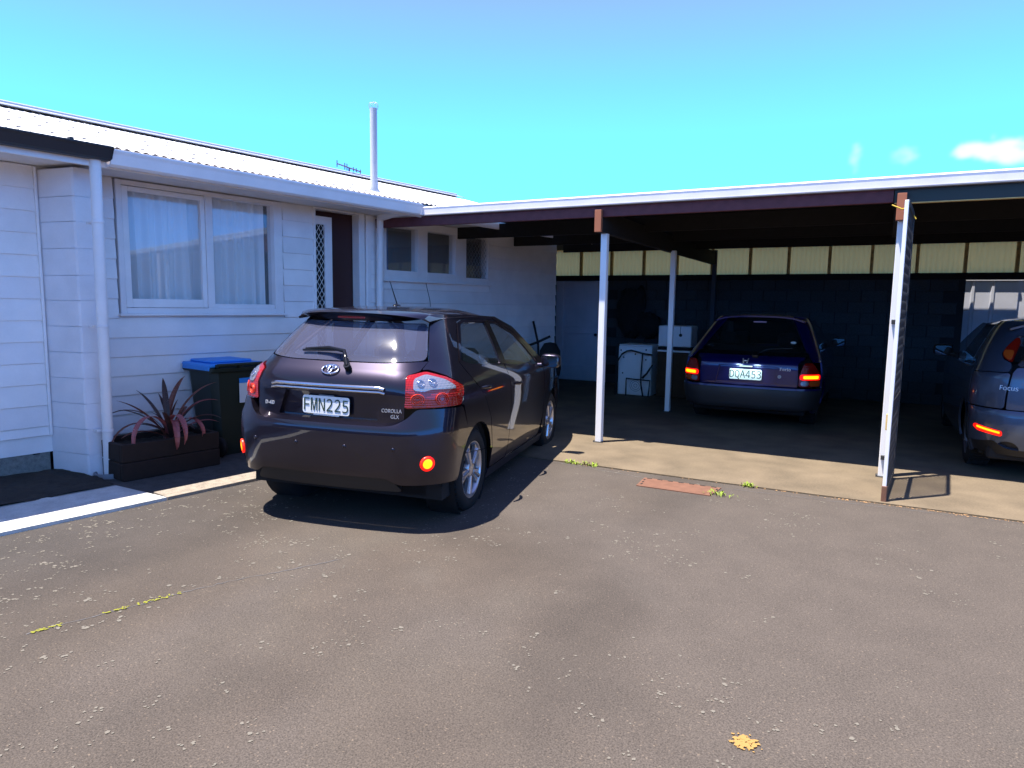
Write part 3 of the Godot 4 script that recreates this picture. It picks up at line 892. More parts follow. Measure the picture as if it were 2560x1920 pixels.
func silver_car() -> void:
	var car := thing("silver_blue_hatchback", "silver blue hatchback in the right hand carport bay, cut off by the picture's edge", "car", Vector3(1.71, 0.012, -8.25), 0.0)
	var P: Material = M.silver_paint
	var c := {
		"a": 0.46, "r": 0.36, "bow": 0.07, "front_taper": -2.2, "roof_w": 0.58,
		"w": [Vector2(0.16, 0.79), Vector2(0.3, 0.83), Vector2(0.5, 0.85), Vector2(0.75, 0.85), Vector2(0.95, 0.83), Vector2(1.03, 0.80), Vector2(1.15, 0.755), Vector2(1.3, 0.68), Vector2(1.4, 0.62), Vector2(1.46, 0.56)],
		"tail": [Vector2(0.2, 0.70), Vector2(0.4, 0.75), Vector2(0.65, 0.79), Vector2(0.8, 0.785), Vector2(0.95, 0.77), Vector2(1.05, 0.72), Vector2(1.2, 0.62), Vector2(1.35, 0.48), Vector2(1.46, 0.36)],
		"bump": [Vector2(0.2, 0.76), Vector2(0.33, 0.82), Vector2(0.5, 0.85), Vector2(0.62, 0.84), Vector2(0.67, 0.81)],
		"nose": [Vector2(0.2, 3.3), Vector2(0.4, 3.45), Vector2(0.6, 3.46), Vector2(0.75, 3.4)],
		"roof": [Vector2(-1.3, 1.44), Vector2(-0.9, 1.485), Vector2(-0.3, 1.495), Vector2(0.2, 1.475), Vector2(0.4, 1.455)],
		"hood": [Vector2(-3.3, 0.7), Vector2(-3.0, 0.82), Vector2(-2.2, 0.98)],
		"cowl": Vector2(-2.3, 0.98), "brow": Vector2(-1.3, 1.44),
	}
	var st := new_st()
	var gate: MeshInstance3D = car_panel(c, car, "tailgate", "rear", [Vector2(-0.58, 0.66), Vector2(0.58, 0.66), Vector2(0.57, 1.0), Vector2(0.55, 1.04), Vector2(-0.55, 1.04), Vector2(-0.57, 1.0)], P, {"rim": 0.03, "round": 0.015})[0]
	car_panel(c, gate, "rear_window", "rear", [Vector2(-0.56, 1.05), Vector2(0.56, 1.05), Vector2(0.52, 1.42), Vector2(-0.52, 1.42)], M.dark_glass, {"rim": 0.012, "round": 0.04})
	words(gate, "badge", "Focus", 0.042, M.bright_chrome, on_tail(c, Vector2(-0.575, 0.855), 0.003), 0.004)
	var pt := on_tail(c, Vector2(-0.235, 0.95), 0.012)
	box(gate, "number_plate", Vector3.ZERO, Vector3(0.36, 0.1, 0.004), M.plate, 0.001).transform = on_tail(c, Vector2(-0.16, 0.94), 0.012)
	for sd in [-1.0, 1.0]:
		var lamp: MeshInstance3D = car_panel(c, car, "tail_light", "rear", [Vector2(0.61, 1.09), Vector2(0.60, 1.29), Vector2(0.635, 1.31), Vector2(0.695, 1.22), Vector2(0.71, 1.16), Vector2(0.67, 1.11)], M.red_lens_dark, {"side": sd, "rim": 0.03, "lift": 0.006})[0]
		car_panel(c, lamp, "orange_lens", "rear", [Vector2(0.614, 1.10), Vector2(0.61, 1.19), Vector2(0.695, 1.19), Vector2(0.70, 1.16), Vector2(0.665, 1.115)], M.orange_lens, {"side": sd, "rim": 0.005, "lift": 0.009})
		car_panel(c, car, "rear_pillar", "rear", [Vector2(0.60, 1.075), Vector2(0.68, 1.105), Vector2(0.72, 1.155), Vector2(0.70, 1.23), Vector2(0.635, 1.325), Vector2(0.56, 1.32), Vector2(0.535, 1.43), Vector2(0.6, 1.46), Vector2(s_of(c, -0.2, 1.43), 1.45), Vector2(s_of(c, -0.05, 1.02), 1.02), Vector2(1.0, 0.98), Vector2(0.6, 1.0)], P, {"side": sd})
		car_panel(c, car, "rear_quarter", "rear", [Vector2(0.595, 0.665), Vector2(0.585, 0.99), Vector2(1.0, 0.975), Vector2(s_of(c, 0.28, 0.98), 0.99), Vector2(s_of(c, 0.36, 0.665), 0.665)], P, {"side": sd})
		car_panel(c, car, "flank", "side", [Vector2(0.36, 0.66), Vector2(0.28, 0.99), Vector2(0.0, 1.015), Vector2(-2.2, 0.96), Vector2(-3.2, 0.75), Vector2(-3.2, 0.2), Vector2(0.4, 0.2), Vector2(0.4, 0.66)], P, {"side": sd, "holes": [Array(disc(Vector2(0.0, 0.31), 0.35, 30)), Array(disc(Vector2(-2.6, 0.31), 0.35, 30))]})
		car_panel(c, car, "window", "side", [Vector2(-0.08, 1.03), Vector2(-0.22, 1.41), Vector2(-1.2, 1.42), Vector2(-2.15, 0.98)], M.dark_glass, {"side": sd, "rim": 0.0})
		for zz in [0.0, -2.6]:
			add_wheel(car, Vector3(sd * 0.80, 0.302, zz), sd, 0.3, 0.2, false)
		door_mirror(c, car, sd, 1.03, -1.75, M.black_plastic)
	var bump: MeshInstance3D = car_panel(c, car, "rear_bumper", "bump", [Vector2(-1.15, 0.30), Vector2(-0.80, 0.345), Vector2(-0.66, 0.37), Vector2(-0.62, 0.33), Vector2(-0.55, 0.30), Vector2(0.55, 0.30), Vector2(1.15, 0.30), Vector2(1.15, 0.655), Vector2(-1.15, 0.655)], P, {"rim": 0.06, "holes": [Array(disc(Vector2(-0.56, 0.30), 0.085, 24, 0.075))]})[0]
	for sd in [-1.0, 1.0]:
		var rl: MeshInstance3D = car_panel(c, bump, "glowing_reflector", "bump", [Vector2(0.60, 0.415), Vector2(0.60, 0.465), Vector2(0.85, 0.50), Vector2(0.87, 0.475), Vector2(0.81, 0.44)], M.red_glow, {"side": sd, "lift": 0.004, "rim": 0.01, "round": 0.02})[0]  # unlit reflector; its glow imitates camera flash coming back
		car_panel(c, rl, "painted_flash_core", "bump", [Vector2(0.615, 0.44), Vector2(0.615, 0.458), Vector2(0.82, 0.487), Vector2(0.82, 0.469)], M.amber_glow, {"side": sd, "lift": 0.006, "rim": 0.002, "round": 0.006})
	car_panel(c, bump, "lower_valance", "bump", [Vector2(-1.1, 0.22), Vector2(1.1, 0.22), Vector2(1.1, 0.38), Vector2(-1.1, 0.38)], M.black_plastic, {"lift": -0.03})
	car_panel(c, car, "roof", "roof", [Vector2(-0.58, -1.3), Vector2(0.58, -1.3), Vector2(0.58, 0.36), Vector2(-0.58, 0.36)], P, {"cell": 0.12})
	car_panel(c, car, "bonnet", "hood", [Vector2(-0.75, -2.25), Vector2(0.75, -2.25), Vector2(0.68, -3.25), Vector2(-0.68, -3.25)], P, {"cell": 0.15})
	car_panel(c, car, "windscreen", "shield", [Vector2(-0.7, 0.02), Vector2(0.7, 0.02), Vector2(0.56, 0.98), Vector2(-0.56, 0.98)], M.dark_glass, {"cell": 0.15, "rim": 0.0})
	cabin(car, 0.74, 0.5, -3.1, true)
	st = new_st()
	bx2(st, Vector3(-0.7, 0.18, -3.2), Vector3(0.7, 0.3, 0.65), 0.02)
	part(car, "underbody", st, M.lining)

# ---------- the scene ----------
const EYE := Vector3(0, 1.55, 0)
var eye_basis := Basis(Vector3(0.883216, 0.014893, -0.46873), Vector3(-0.067163, 0.993209, -0.094996), Vector3(0.464132, 0.115383, 0.878219))
var sun_to := Vector3(-0.195, 0.96, 0.203)

func _ready() -> void:
	rng.seed = 20
	var cam := Camera3D.new()
	cam.name = "camera"
	cam.transform = Transform3D(eye_basis.orthonormalized(), EYE)
	cam.fov = 58.907
	cam.near = 0.05
	cam.far = 600.0
	add_child(cam)
	cam.current = true
	var env := Environment.new()
	env.background_mode = Environment.BG_SKY
	env.sky = Sky.new()
	env.sky.sky_material = make_sky()
	env.background_energy_multiplier = 0.447
	env.tonemap_mode = Environment.TONE_MAPPER_LINEAR
	env.tonemap_exposure = 2.3
	env.sdfgi_enabled = true
	env.ssao_enabled = true
	env.ssil_enabled = true
	var we := WorldEnvironment.new()
	we.name = "world_environment"
	we.environment = env
	add_child(we)
	var sun := DirectionalLight3D.new()
	sun.name = "sun"
	sun.light_energy = 1.6
	sun.light_color = Color(1.0, 0.965, 0.92)
	sun.light_angular_distance = 0.5
	sun.shadow_enabled = true
	add_child(sun)
	sun.look_at_from_position(sun_to * 50.0, Vector3.ZERO, Vector3.RIGHT)
	make_materials()
	make_ground()
	make_house()
	make_carport()
	make_gate()
	make_fence()
	grey_hatchback()
	blue_car()
	silver_car()
	make_stored_things()
	make_planting()
	make_ground_bits()
	make_added_hedge()

func make_sky() -> PanoramaSkyMaterial:
	var w := 2048
	var h := 1024
	var img := Image.create(w, h, false, Image.FORMAT_RGBF)
	var ramp := [[-90.0, Color(0.30, 0.80, 0.95)], [0.0, Color(0.29, 1.15, 3.4)], [8.0, Color(0.25, 1.12, 3.4)], [13.0, Color(0.235, 1.0, 3.0)], [17.0, Color(0.24, 0.80, 1.8)], [20.0, Color(0.27, 0.66, 1.1)], [23.0, Color(0.30, 0.55, 0.95)], [40.0, Color(0.26, 0.37, 0.90)], [90.0, Color(0.18, 0.26, 0.85)]]
	var n := FastNoiseLite.new()
	n.seed = 5
	n.frequency = 1.0
	n.fractal_octaves = 5
	var clouds := [[Vector3(0.108, 0.187, -0.976), 0.046, 0.013, 1.0], [Vector3(0.15, 0.180, -0.972), 0.05, 0.014, 0.9], [Vector3(-0.034, 0.190, -0.981), 0.008, 0.016, 0.4], [Vector3(0.019, 0.188, -0.982), 0.017, 0.010, 0.45], [Vector3(0.45, 0.2, -0.87), 0.12, 0.03, 0.9], [Vector3(0.75, 0.16, 0.64), 0.2, 0.03, 0.9], [Vector3(-0.8, 0.15, 0.58), 0.2, 0.035, 0.9], [Vector3(-0.1, 0.17, 0.98), 0.16, 0.03, 0.8]]
	for y in h:
		var el := 90.0 - (y + 0.5) / h * 180.0
		var k := 0
		while k < ramp.size() - 2 and ramp[k + 1][0] < el:
			k += 1
		var t: float = clampf((el - ramp[k][0]) / (ramp[k + 1][0] - ramp[k][0]), 0.0, 1.0)
		var c: Color = ramp[k][1].lerp(ramp[k + 1][1], t)
		var cy := sin(deg_to_rad(el))
		var cr := cos(deg_to_rad(el))
		var cloudy := el > 5.0 and el < 16.0
		for x in w:
			var col := c
			if cloudy:
				var az := (x + 0.5) / w * TAU
				var d := Vector3(sin(az) * cr, cy, -cos(az) * cr)
				for q in clouds:
					var e: Vector3 = d - q[0]
					var up := e.y
					var side := Vector2(e.x, e.z).length()
					if side > q[1] * 1.6 or absf(up) > q[2] * 1.8:
						continue
					var g := 1.0 - pow(side / q[1], 2.0) - pow(up / q[2], 2.0)
					g += n.get_noise_3d(d.x * 38.0, d.y * 60.0, d.z * 38.0) * 1.25
					var a: float = clampf(g * 1.1, 0.0, 1.0) * q[3]
					col = col.lerp(Color(1.0, 1.05, 1.15), a)
			img.set_pixel(x, y, col)
	var m := PanoramaSkyMaterial.new()
	m.panorama = ImageTexture.create_from_image(img)
	return m

func make_materials() -> void:
	mat("white_paint", 0.88, 0.83, 0.82, 0.55)
	mat("white_paint_b", 0.84, 0.79, 0.79, 0.6)
	mat("white_block", 0.84, 0.80, 0.82, 0.85)
	mat("soffit", 0.78, 0.74, 0.72, 0.8)
	mat("roof_iron", 0.8, 0.8, 0.8, 0.6)
	mat("ridge_iron", 0.42, 0.44, 0.48, 0.5)
	mat("lead", 0.12, 0.12, 0.13, 0.7)
	mat("charcoal", 0.022, 0.024, 0.03, 0.5)
	mat("foundation", 0.22, 0.22, 0.20, 0.95)
	mat("interior", 0.10, 0.09, 0.085, 0.9)
	mat("curtain", 0.80, 0.78, 0.78, 0.9)
	mat("curtain_blue", 0.06, 0.10, 0.25, 0.9)
	mat("maroon_door", 0.05, 0.012, 0.01, 0.6)
	mat("flue", 0.42, 0.43, 0.46, 0.45)
	mat("asphalt", 0.081, 0.067, 0.056, 0.95)
	mat("concrete", 0.152, 0.118, 0.077, 0.92)
	mat("pale_concrete", 0.52, 0.52, 0.49, 0.9)
	mat("kerb_concrete", 0.27, 0.23, 0.18, 0.9)
	mat("dark_path", 0.06, 0.058, 0.055, 0.95)
	mat("soil", 0.035, 0.028, 0.022, 1.0)
	mat("red_beam_shaded", 0.13, 0.035, 0.04, 0.7)  # beam paint, darkened to read as shaded
	mat("red_beam_sunlit", 0.36, 0.12, 0.055, 0.7)  # the same beam paint, lightened to read as sunlit
	mat("dark_post", 0.07, 0.075, 0.09, 0.8)
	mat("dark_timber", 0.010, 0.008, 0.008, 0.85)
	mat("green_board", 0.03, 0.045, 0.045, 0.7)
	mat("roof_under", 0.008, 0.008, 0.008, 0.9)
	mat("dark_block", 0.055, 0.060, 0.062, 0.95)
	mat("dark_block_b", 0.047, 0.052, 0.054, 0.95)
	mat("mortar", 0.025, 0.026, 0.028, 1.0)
	mat("grey_door", 0.62, 0.60, 0.68, 0.7)
	mat("stud", 0.62, 0.44, 0.17, 0.85)
	var ct := mat("cream_sheet", 0.97, 0.66, 0.24, 0.6)
	ct.backlight_enabled = true
	ct.backlight = lin(0.97, 0.64, 0.22)
	mat("steel", 0.55, 0.56, 0.58, 0.4, 0.6)
	mat("galv", 0.035, 0.036, 0.04, 0.6, 0.2)
	mat("fence_iron", 0.52, 0.54, 0.6, 0.5)
	mat("rust", 0.17, 0.08, 0.05, 0.85)
	mat("yellow_wire", 0.75, 0.5, 0.05, 0.5)
	mat("white_plastic", 0.87, 0.87, 0.88, 0.4)
	mat("black_plastic", 0.012, 0.012, 0.013, 0.55)
	mat("brown_board", 0.06, 0.03, 0.012, 0.8)
	mat("dark_cloth", 0.012, 0.012, 0.013, 0.95)
	mat("bin_green", 0.006, 0.016, 0.012, 0.5)
	mat("bin_lid", 0.03, 0.28, 0.80, 0.45)
	mat("sticker_white", 0.7, 0.74, 0.78, 0.5)
	mat("planter_timber", 0.022, 0.011, 0.007, 0.9)
	for v in 3:
		var lf := mat("flax_%d" % v, [0.36, 0.16, 0.05][v], [0.10, 0.05, 0.03][v], [0.10, 0.03, 0.025][v], 0.45)
		lf.backlight_enabled = true
		lf.backlight = lin(0.12, 0.03, 0.02)
	mat("weed", 0.18, 0.26, 0.02, 0.7)
	mat("aerial_grey", 0.12, 0.12, 0.14, 0.5, 0.3)
	mat("added_hedge", 0.03, 0.045, 0.016, 0.9)
	mat("moss", 0.22, 0.22, 0.02, 0.9)
	mat("lichen", 0.165, 0.15, 0.125, 0.95)
	mat("yellow_lichen", 0.34, 0.205, 0.06, 0.9)
	mat("dry_grass", 0.42, 0.25, 0.12, 0.9)
	# cars
	var p := mat("plum_paint", 0.025, 0.021, 0.036, 0.36, 0.85)
	p.clearcoat_enabled = true
	p.clearcoat = 1.0
	p.clearcoat_roughness = 0.02
	p = mat("blue_paint", 0.006, 0.007, 0.095, 0.3, 0.4)
	p.clearcoat_enabled = true
	p.clearcoat_roughness = 0.03
	p = mat("silver_paint", 0.075, 0.105, 0.165, 0.38, 0.6)
	p.clearcoat_enabled = true
	p.clearcoat_roughness = 0.03
	mat("rubber", 0.01, 0.01, 0.01, 0.85)
	mat("alloy", 0.55, 0.55, 0.58, 0.3, 0.85)
	mat("hubcap", 0.16, 0.16, 0.18, 0.4, 0.6)
	mat("dark_metal", 0.03, 0.03, 0.03, 0.5, 0.5)
	mat("chrome", 0.72, 0.72, 0.76, 0.12, 1.0)
	mat("bright_chrome", 0.75, 0.75, 0.78, 0.3, 0.6)
	mat("mirror", 0.32, 0.33, 0.34, 0.03, 1.0)
	mat("gloss_black", 0.008, 0.008, 0.009, 0.12)
	mat("grey_plastic", 0.2, 0.2, 0.22, 0.5)
	mat("grey_bumper", 0.022, 0.021, 0.023, 0.55)
	mat("lining", 0.012, 0.012, 0.013, 0.9)
	mat("seat_cloth", 0.03, 0.03, 0.033, 0.95)
	mat("plate", 0.85, 0.87, 0.86, 0.4)
	mat("plate_ink", 0.02, 0.05, 0.035, 0.5)
	p = mat("red_lens", 0.36, 0.008, 0.004, 0.12)
	p.clearcoat_enabled = true
	p.clearcoat_roughness = 0.02
	mat("bright_red", 0.8, 0.06, 0.02, 0.2)
	mat("red_lens_dark", 0.22, 0.008, 0.004, 0.12)
	mat("orange_lens", 0.42, 0.07, 0.01, 0.15)
	mat("pink_lens", 0.6, 0.35, 0.5, 0.3)
	p = mat("clear_lens", 0.42, 0.42, 0.46, 0.12, 0.6)
	p.clearcoat_enabled = true
	p.clearcoat_roughness = 0.02
	for g in [["red_glow", Color(1.0, 0.03, 0.0), 0.85], ["amber_glow", Color(1.0, 0.62, 0.02), 1.3], ["white_glow", Color(0.8, 1.0, 1.0), 0.5]]:  # emission stands in for flash returned by reflectors; white serves the plate strip
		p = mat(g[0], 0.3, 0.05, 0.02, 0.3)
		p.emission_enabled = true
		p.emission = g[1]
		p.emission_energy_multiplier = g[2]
	p = mat("rear_glass", 0.075, 0.08, 0.125, 0.09)
	p.transparency = BaseMaterial3D.TRANSPARENCY_ALPHA
	p.albedo_color.a = 0.7  # bluish body colour stands in for sky reflection and flare haze
	p = mat("side_glass", 0.03, 0.04, 0.04, 0.02)
	p.transparency = BaseMaterial3D.TRANSPARENCY_ALPHA
	p.albedo_color.a = 0.3
	p = mat("dark_glass", 0.01, 0.012, 0.012, 0.03)
	p.transparency = BaseMaterial3D.TRANSPARENCY_ALPHA
	p.albedo_color.a = 0.6
	p = mat("window_glass", 0.9, 0.93, 0.95, 0.01)
	p.transparency = BaseMaterial3D.TRANSPARENCY_ALPHA
	p.albedo_color.a = 0.08
	# moulded facets of lamp lenses
	var fi := Image.create(128, 128, false, Image.FORMAT_RGB8)
	for y in 128:
		for x in 128:
			var k := absf(fmod(x / 16.0, 1.0) - 0.5) + absf(fmod(y / 16.0, 1.0) - 0.5)
			fi.set_pixel(x, y, Color(k, k, k))
	fi.generate_mipmaps()
	var ft := ImageTexture.create_from_image(fi)
	for k in ["red_lens", "clear_lens", "red_lens_dark", "orange_lens"]:
		var lm: StandardMaterial3D = M[k]
		lm.heightmap_enabled = true
		lm.heightmap_texture = ft
		lm.heightmap_scale = 0.25
		lm.uv1_triplanar = true
		lm.uv1_scale = Vector3.ONE * 8.0
	# grain
	var g1 := grain("soft", 512, 0.2, 0.2, 3)
	var g2 := grain("rough", 512, 0.3, 0.5, 11, 0.02)
	var g3 := grain("asphalt", 1024, 0.08, 0.75, 21, 0.006, 0.0, 0.22, 0.42, 5200)
	var g4 := grain("paint", 512, 0.07, 0.03, 31, 0.008)
	textured(M.asphalt, g3, 0.42, 0.05)
	textured(M.concrete, grain("concrete", 1024, 0.22, 0.25, 41, 0.005), 0.35, 0.1)
	textured(M.pale_concrete, g1, 0.8)
	textured(M.kerb_concrete, g2, 0.9)
	textured(M.dark_path, g2, 0.8, 0.3)
	textured(M.foundation, g2, 2.0, 1.0)
	textured(M.soil, g2, 1.5, 2.0)
	for k in ["white_paint", "white_paint_b", "white_block", "soffit", "fence_iron", "grey_door"]:
		textured(M[k], g4, 0.6)
	for k in ["dark_block", "dark_block_b"]:
		textured(M[k], g2, 3.0, 0.4)
	for k in ["planter_timber", "red_beam_shaded", "dark_timber", "rust", "brown_board", "stud"]:
		textured(M[k], g1, 1.5)
	M.asphalt.vertex_color_use_as_albedo = true

func make_ground() -> void:
	# one sheet to the horizon, finer near the camera; vertex colours hold old stains and bleached wear
	var xs := [-300.0, -120.0, -50.0, -25.0, -14.0]
	var zs := [-300.0, -120.0, -50.0, -25.0]
	var x := -9.0
	while x < 7.0:
		xs.append(x)
		x += 0.2
	xs.append_array([7.0, 12.0, 25.0, 60.0, 140.0, 300.0])
	var z := -14.5
	while z < 2.0:
		zs.append(z)
		z += 0.2
	zs.append_array([2.0, 5.0, 12.0, 30.0, 80.0, 300.0])
	var n := FastNoiseLite.new()
	n.seed = 77
	n.frequency = 0.35
	n.fractal_octaves = 4
	var st := new_st()
	var col := func(p: Vector2) -> Color:
		var v := 1.0 + 0.36 * n.get_noise_2d(p.x, p.y) + 0.34 * n.get_noise_2d(p.x * 2.7 + 40.0, p.y * 1.2)
		var warm := clampf(0.6 - 0.45 * absf(p.x + 1.6) + 1.6 * n.get_noise_2d(p.x * 0.7 + 90.0, p.y * 0.7), -1.0, 1.0)
		# a bleached streak to the right, darker towards the left
		v += 0.22 * exp(-pow((p.x + 0.2 - 0.35 * (p.y + 4.0)) / 0.8, 2.0)) * (0.6 + n.get_noise_2d(p.x * 0.8, p.y * 0.8))
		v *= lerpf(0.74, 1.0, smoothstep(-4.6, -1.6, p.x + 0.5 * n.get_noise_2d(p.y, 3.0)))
		v = clampf(v, 0.5, 1.6)
		return Color(v * (1.0 + 0.05 * warm), v, v * (1.0 - 0.07 * warm))
	for i in xs.size() - 1:
		for j in zs.size() - 1:
			var q := [Vector2(xs[i], zs[j]), Vector2(xs[i + 1], zs[j]), Vector2(xs[i + 1], zs[j + 1]), Vector2(xs[i], zs[j + 1])]
			for k in [0, 1, 2, 0, 2, 3]:
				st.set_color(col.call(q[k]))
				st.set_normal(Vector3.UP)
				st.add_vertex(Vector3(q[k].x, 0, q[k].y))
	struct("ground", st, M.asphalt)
	# the concrete floor of the carport and its apron, with a small raised edge
	st = new_st()
	var outline := PackedVector2Array([Vector2(-4.62, -6.13), Vector2(-3.6, -6.13), Vector2(-1.2, -6.10), Vector2(0.4, -6.12), Vector2(8.0, -6.15), Vector2(8.0, -13.2), Vector2(-6.7, -13.2), Vector2(-6.7, -12.0), Vector2(-5.6, -7.2)])
	st.set_color(Color.WHITE)
	prism(st, Array(outline), Vector3(0, -0.05, 0), Vector3.RIGHT, Vector3(0, 0, 1), Vector3(0, 0.058, 0))
	for i in 74:
		for j in 36:
			var a := Vector2(-6.8 + i * 0.2, -13.2 + j * 0.2)
			for q in Geometry2D.intersect_polygons(PackedVector2Array([a, a + Vector2(0.2, 0), a + Vector2(0.2, 0.2), a + Vector2(0, 0.2)]), outline):
				var idx := Geometry2D.triangulate_polygon(q)
				for k in range(0, idx.size(), 3):
					for e in [0, 1, 2]:
						var p: Vector2 = q[idx[k + e]]
						# weathered apron, cleaner by the posts, bays darkened inwards to deepen the shade
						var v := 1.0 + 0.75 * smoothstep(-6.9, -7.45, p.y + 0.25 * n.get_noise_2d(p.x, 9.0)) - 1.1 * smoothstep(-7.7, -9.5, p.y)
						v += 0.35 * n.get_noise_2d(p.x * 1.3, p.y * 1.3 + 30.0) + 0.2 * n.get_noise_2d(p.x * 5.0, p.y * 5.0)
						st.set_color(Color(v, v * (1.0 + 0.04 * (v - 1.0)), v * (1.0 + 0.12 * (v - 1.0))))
						st.set_normal(Vector3.UP)
						st.add_vertex(Vector3(p.x, 0.012, p.y))
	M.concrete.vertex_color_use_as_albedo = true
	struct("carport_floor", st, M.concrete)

func place_house_axes(o: Node3D) -> void:
	o.position = Vector3(-6.34, 0, -3.5)
	o.rotation.y = atan2(0.987, 0.162)

func diamonds(st: SurfaceTool, x0: float, x1: float, y0: float, y1: float, px: float, py: float, r: float, o: Vector3, u: Vector3) -> void:
	var rect := PackedVector2Array([Vector2(x0, y0), Vector2(x1, y0), Vector2(x1, y1), Vector2(x0, y1)])
	var sl := py / px
	for dir in [1.0, -1.0]:
		var c := y0 - (x1 - x0) * sl
		while c < y1 + (x1 - x0) * sl:
			var ln := PackedVector2Array([Vector2(x0, c if dir > 0 else c), Vector2(x1, c + dir * (x1 - x0) * sl)])
			for q in Geometry2D.intersect_polyline_with_polygon(ln, rect):
				tube(st, [o + u * q[0].x + Vector3.UP * q[0].y, o + u * q[q.size() - 1].x + Vector3.UP * q[q.size() - 1].y], r, 4, false)
			c += py

func make_house() -> void:
	var hs := thing("house", "long low white weatherboard house with white iron roof along the left side", "house")
	place_house_axes(hs)
	var X := Vector3.RIGHT
	var Y := Vector3.UP
	var Z := Vector3(0, 0, 1)
	var openings := [[0.44, 2.22, 1.39, 2.66], [2.63, 3.42, 0.12, 2.66], [3.66, 5.92, 1.84, 2.66]]
	# weatherboards, one by one
	var whites := [M.white_paint, M.white_paint_b, M.white_paint]
	var add_board := func(s0: float, s1: float, y0: float, h: float, k: int) -> void:
		var st := new_st()
		prism(st, [Vector2(0.0, y0 + 0.002), Vector2(0.021, y0 + 0.001), Vector2(0.025, y0 + 0.005), Vector2(0.009, y0 + h), Vector2(0.0, y0 + h)], Vector3(s0, 0, 0), Z, Y, X * (s1 - s0))
		part(hs, "weatherboard", st, whites[k % 3])
	for k in 13:
		var y0 := 0.274 + k * 0.1825
		var cuts := [0.12]
		var h := 0.1825
		var segs := [[0.12, 7.8, y0, h]]
		for o in openings:
			if o[2] < y0 + 0.03:
				var next := []
				for s in segs:
					if o[0] > s[0] and o[1] < s[1]:
						next.append([s[0], o[0], y0, h])
						next.append([o[1], s[1], y0, h])
					else:
						next.append(s)
				segs = next
			elif o[2] < y0 + h:
				var next := []
				for s in segs:
					if o[0] > s[0] and o[1] < s[1]:
						next.append([s[0], o[0], y0, h])
						next.append([o[0], o[1], y0, o[2] - y0])
						next.append([o[1], s[1], y0, h])
					else:
						next.append(s)
				segs = next
		for s in segs:
			add_board.call(s[0], s[1], s[2], s[3] + 0.004, k)
		cuts.clear()
	add_board.call(-6.0, -0.19, 0.35, 0.085, 0)
	for k in 13:
		var y0 := 0.432 + k * 0.1845
		add_board.call(-6.0, -0.19, y0, minf(0.188, 2.66 - y0), k + 1)
	# wall behind the boards, with the openings left out
	var st := new_st()
	var edges := [-6.0, 0.44, 2.22, 2.63, 3.42, 3.66, 5.92, 7.8]
	for i in edges.size() - 1:
		var a: float = edges[i]
		var b: float = edges[i + 1]
		var hole := []
		for o in openings:
			if o[0] <= a + 0.001 and o[1] >= b - 0.001:
				hole = o
		if hole.is_empty():
			bx2(st, Vector3(a, 0.2, -0.12), Vector3(b, 2.75, -0.001))
		else:
			bx2(st, Vector3(a, 0.12, -0.12), Vector3(b, hole[2] + 0.0, -0.001))
			bx2(st, Vector3(a, 2.66, -0.12), Vector3(b, 2.75, -0.001))
	bx2(st, Vector3(7.68, 0.2, -6.0), Vector3(7.80, 2.75, -0.13))
	bx2(st, Vector3(-6.0, 0.0, -6.0), Vector3(-5.88, 2.75, -0.13))
	bx2(st, Vector3(-5.87, 0.0, -6.0), Vector3(7.67, 2.75, -5.9))
	prism(st, [Vector2(-6.1, 2.76), Vector2(0.0, 2.76), Vector2(-2.7, 3.66)], Vector3(7.7, 0, 0), Z, Y, X * 0.1)
	part(hs, "wall", st, M.white_paint)
	box(hs, "foundation", Vector3(3.95, 0.136, -0.06), Vector3(7.7, 0.276, 0.1), M.foundation)
	box(hs, "foundation", Vector3(-3.1, 0.174, -0.06), Vector3(5.83, 0.35, 0.1), M.foundation)
	box(hs, "vent_hole", Vector3(-0.29, 0.21, -0.008), Vector3(0.05, 0.04, 0.01), M.lining)
	box(hs, "corner_stop", Vector3(-0.178, 1.5, 0.018), Vector3(0.022, 2.3, 0.036), M.white_paint, 0.003)
	# rooms behind the windows
	st = new_st()
	bx2(st, Vector3(0.3, 0.22, -4.0), Vector3(7.6, 0.3, -0.13))
	bx2(st, Vector3(0.3, 0.3, -4.1), Vector3(7.6, 2.7, -4.0))
	bx2(st, Vector3(0.2, 0.3, -4.0), Vector3(0.3, 2.7, -0.13))
	for s in [2.45, 3.55, 7.6]:
		bx2(st, Vector3(s, 0.3, -4.0), Vector3(s + 0.06, 2.7, -0.13))
	bx2(st, Vector3(0.3, 2.7, -4.0), Vector3(7.6, 2.74, -0.13))
	part(hs, "room_lining", st, M.interior)
	# party wall of painted blocks
	var joints := [0.0, 0.206, 0.426, 0.649, 0.868, 1.091, 1.312, 1.532, 1.743, 1.968, 2.189, 2.395, 2.625]
	for k in 12:
		st = new_st()
		var y0: float = joints[k] + 0.003
		var y1: float = joints[k + 1] - 0.003
		prism(st, [Vector2(-0.165, 0.0), Vector2(-0.15, -0.004 + 0.05), Vector2(-0.045, 0.405), Vector2(-0.03, 0.42), Vector2(0.13, 0.42), Vector2(0.14, 0.41), Vector2(0.14, 0.0)], Vector3(0, y0, 0), X, Z, Y * (y1 - y0))
		part(hs, "wall_block", st, M.white_block)
	st = new_st()
	prism(st, [Vector2(-0.155, 0.0), Vector2(-0.028, 0.413), Vector2(0.134, 0.413), Vector2(0.134, 0.0)], Vector3(0, 0, 0), X, Z, Y * 2.63)
	part(hs, "block_mortar", st, M.white_block)
	# big window
	var w1 := part(hs, "window", bx(new_st(), Vector3(1.33, 1.405, 0.03), Vector3(1.80, 0.022, 0.09), 0.004), M.white_paint)
	st = new_st()
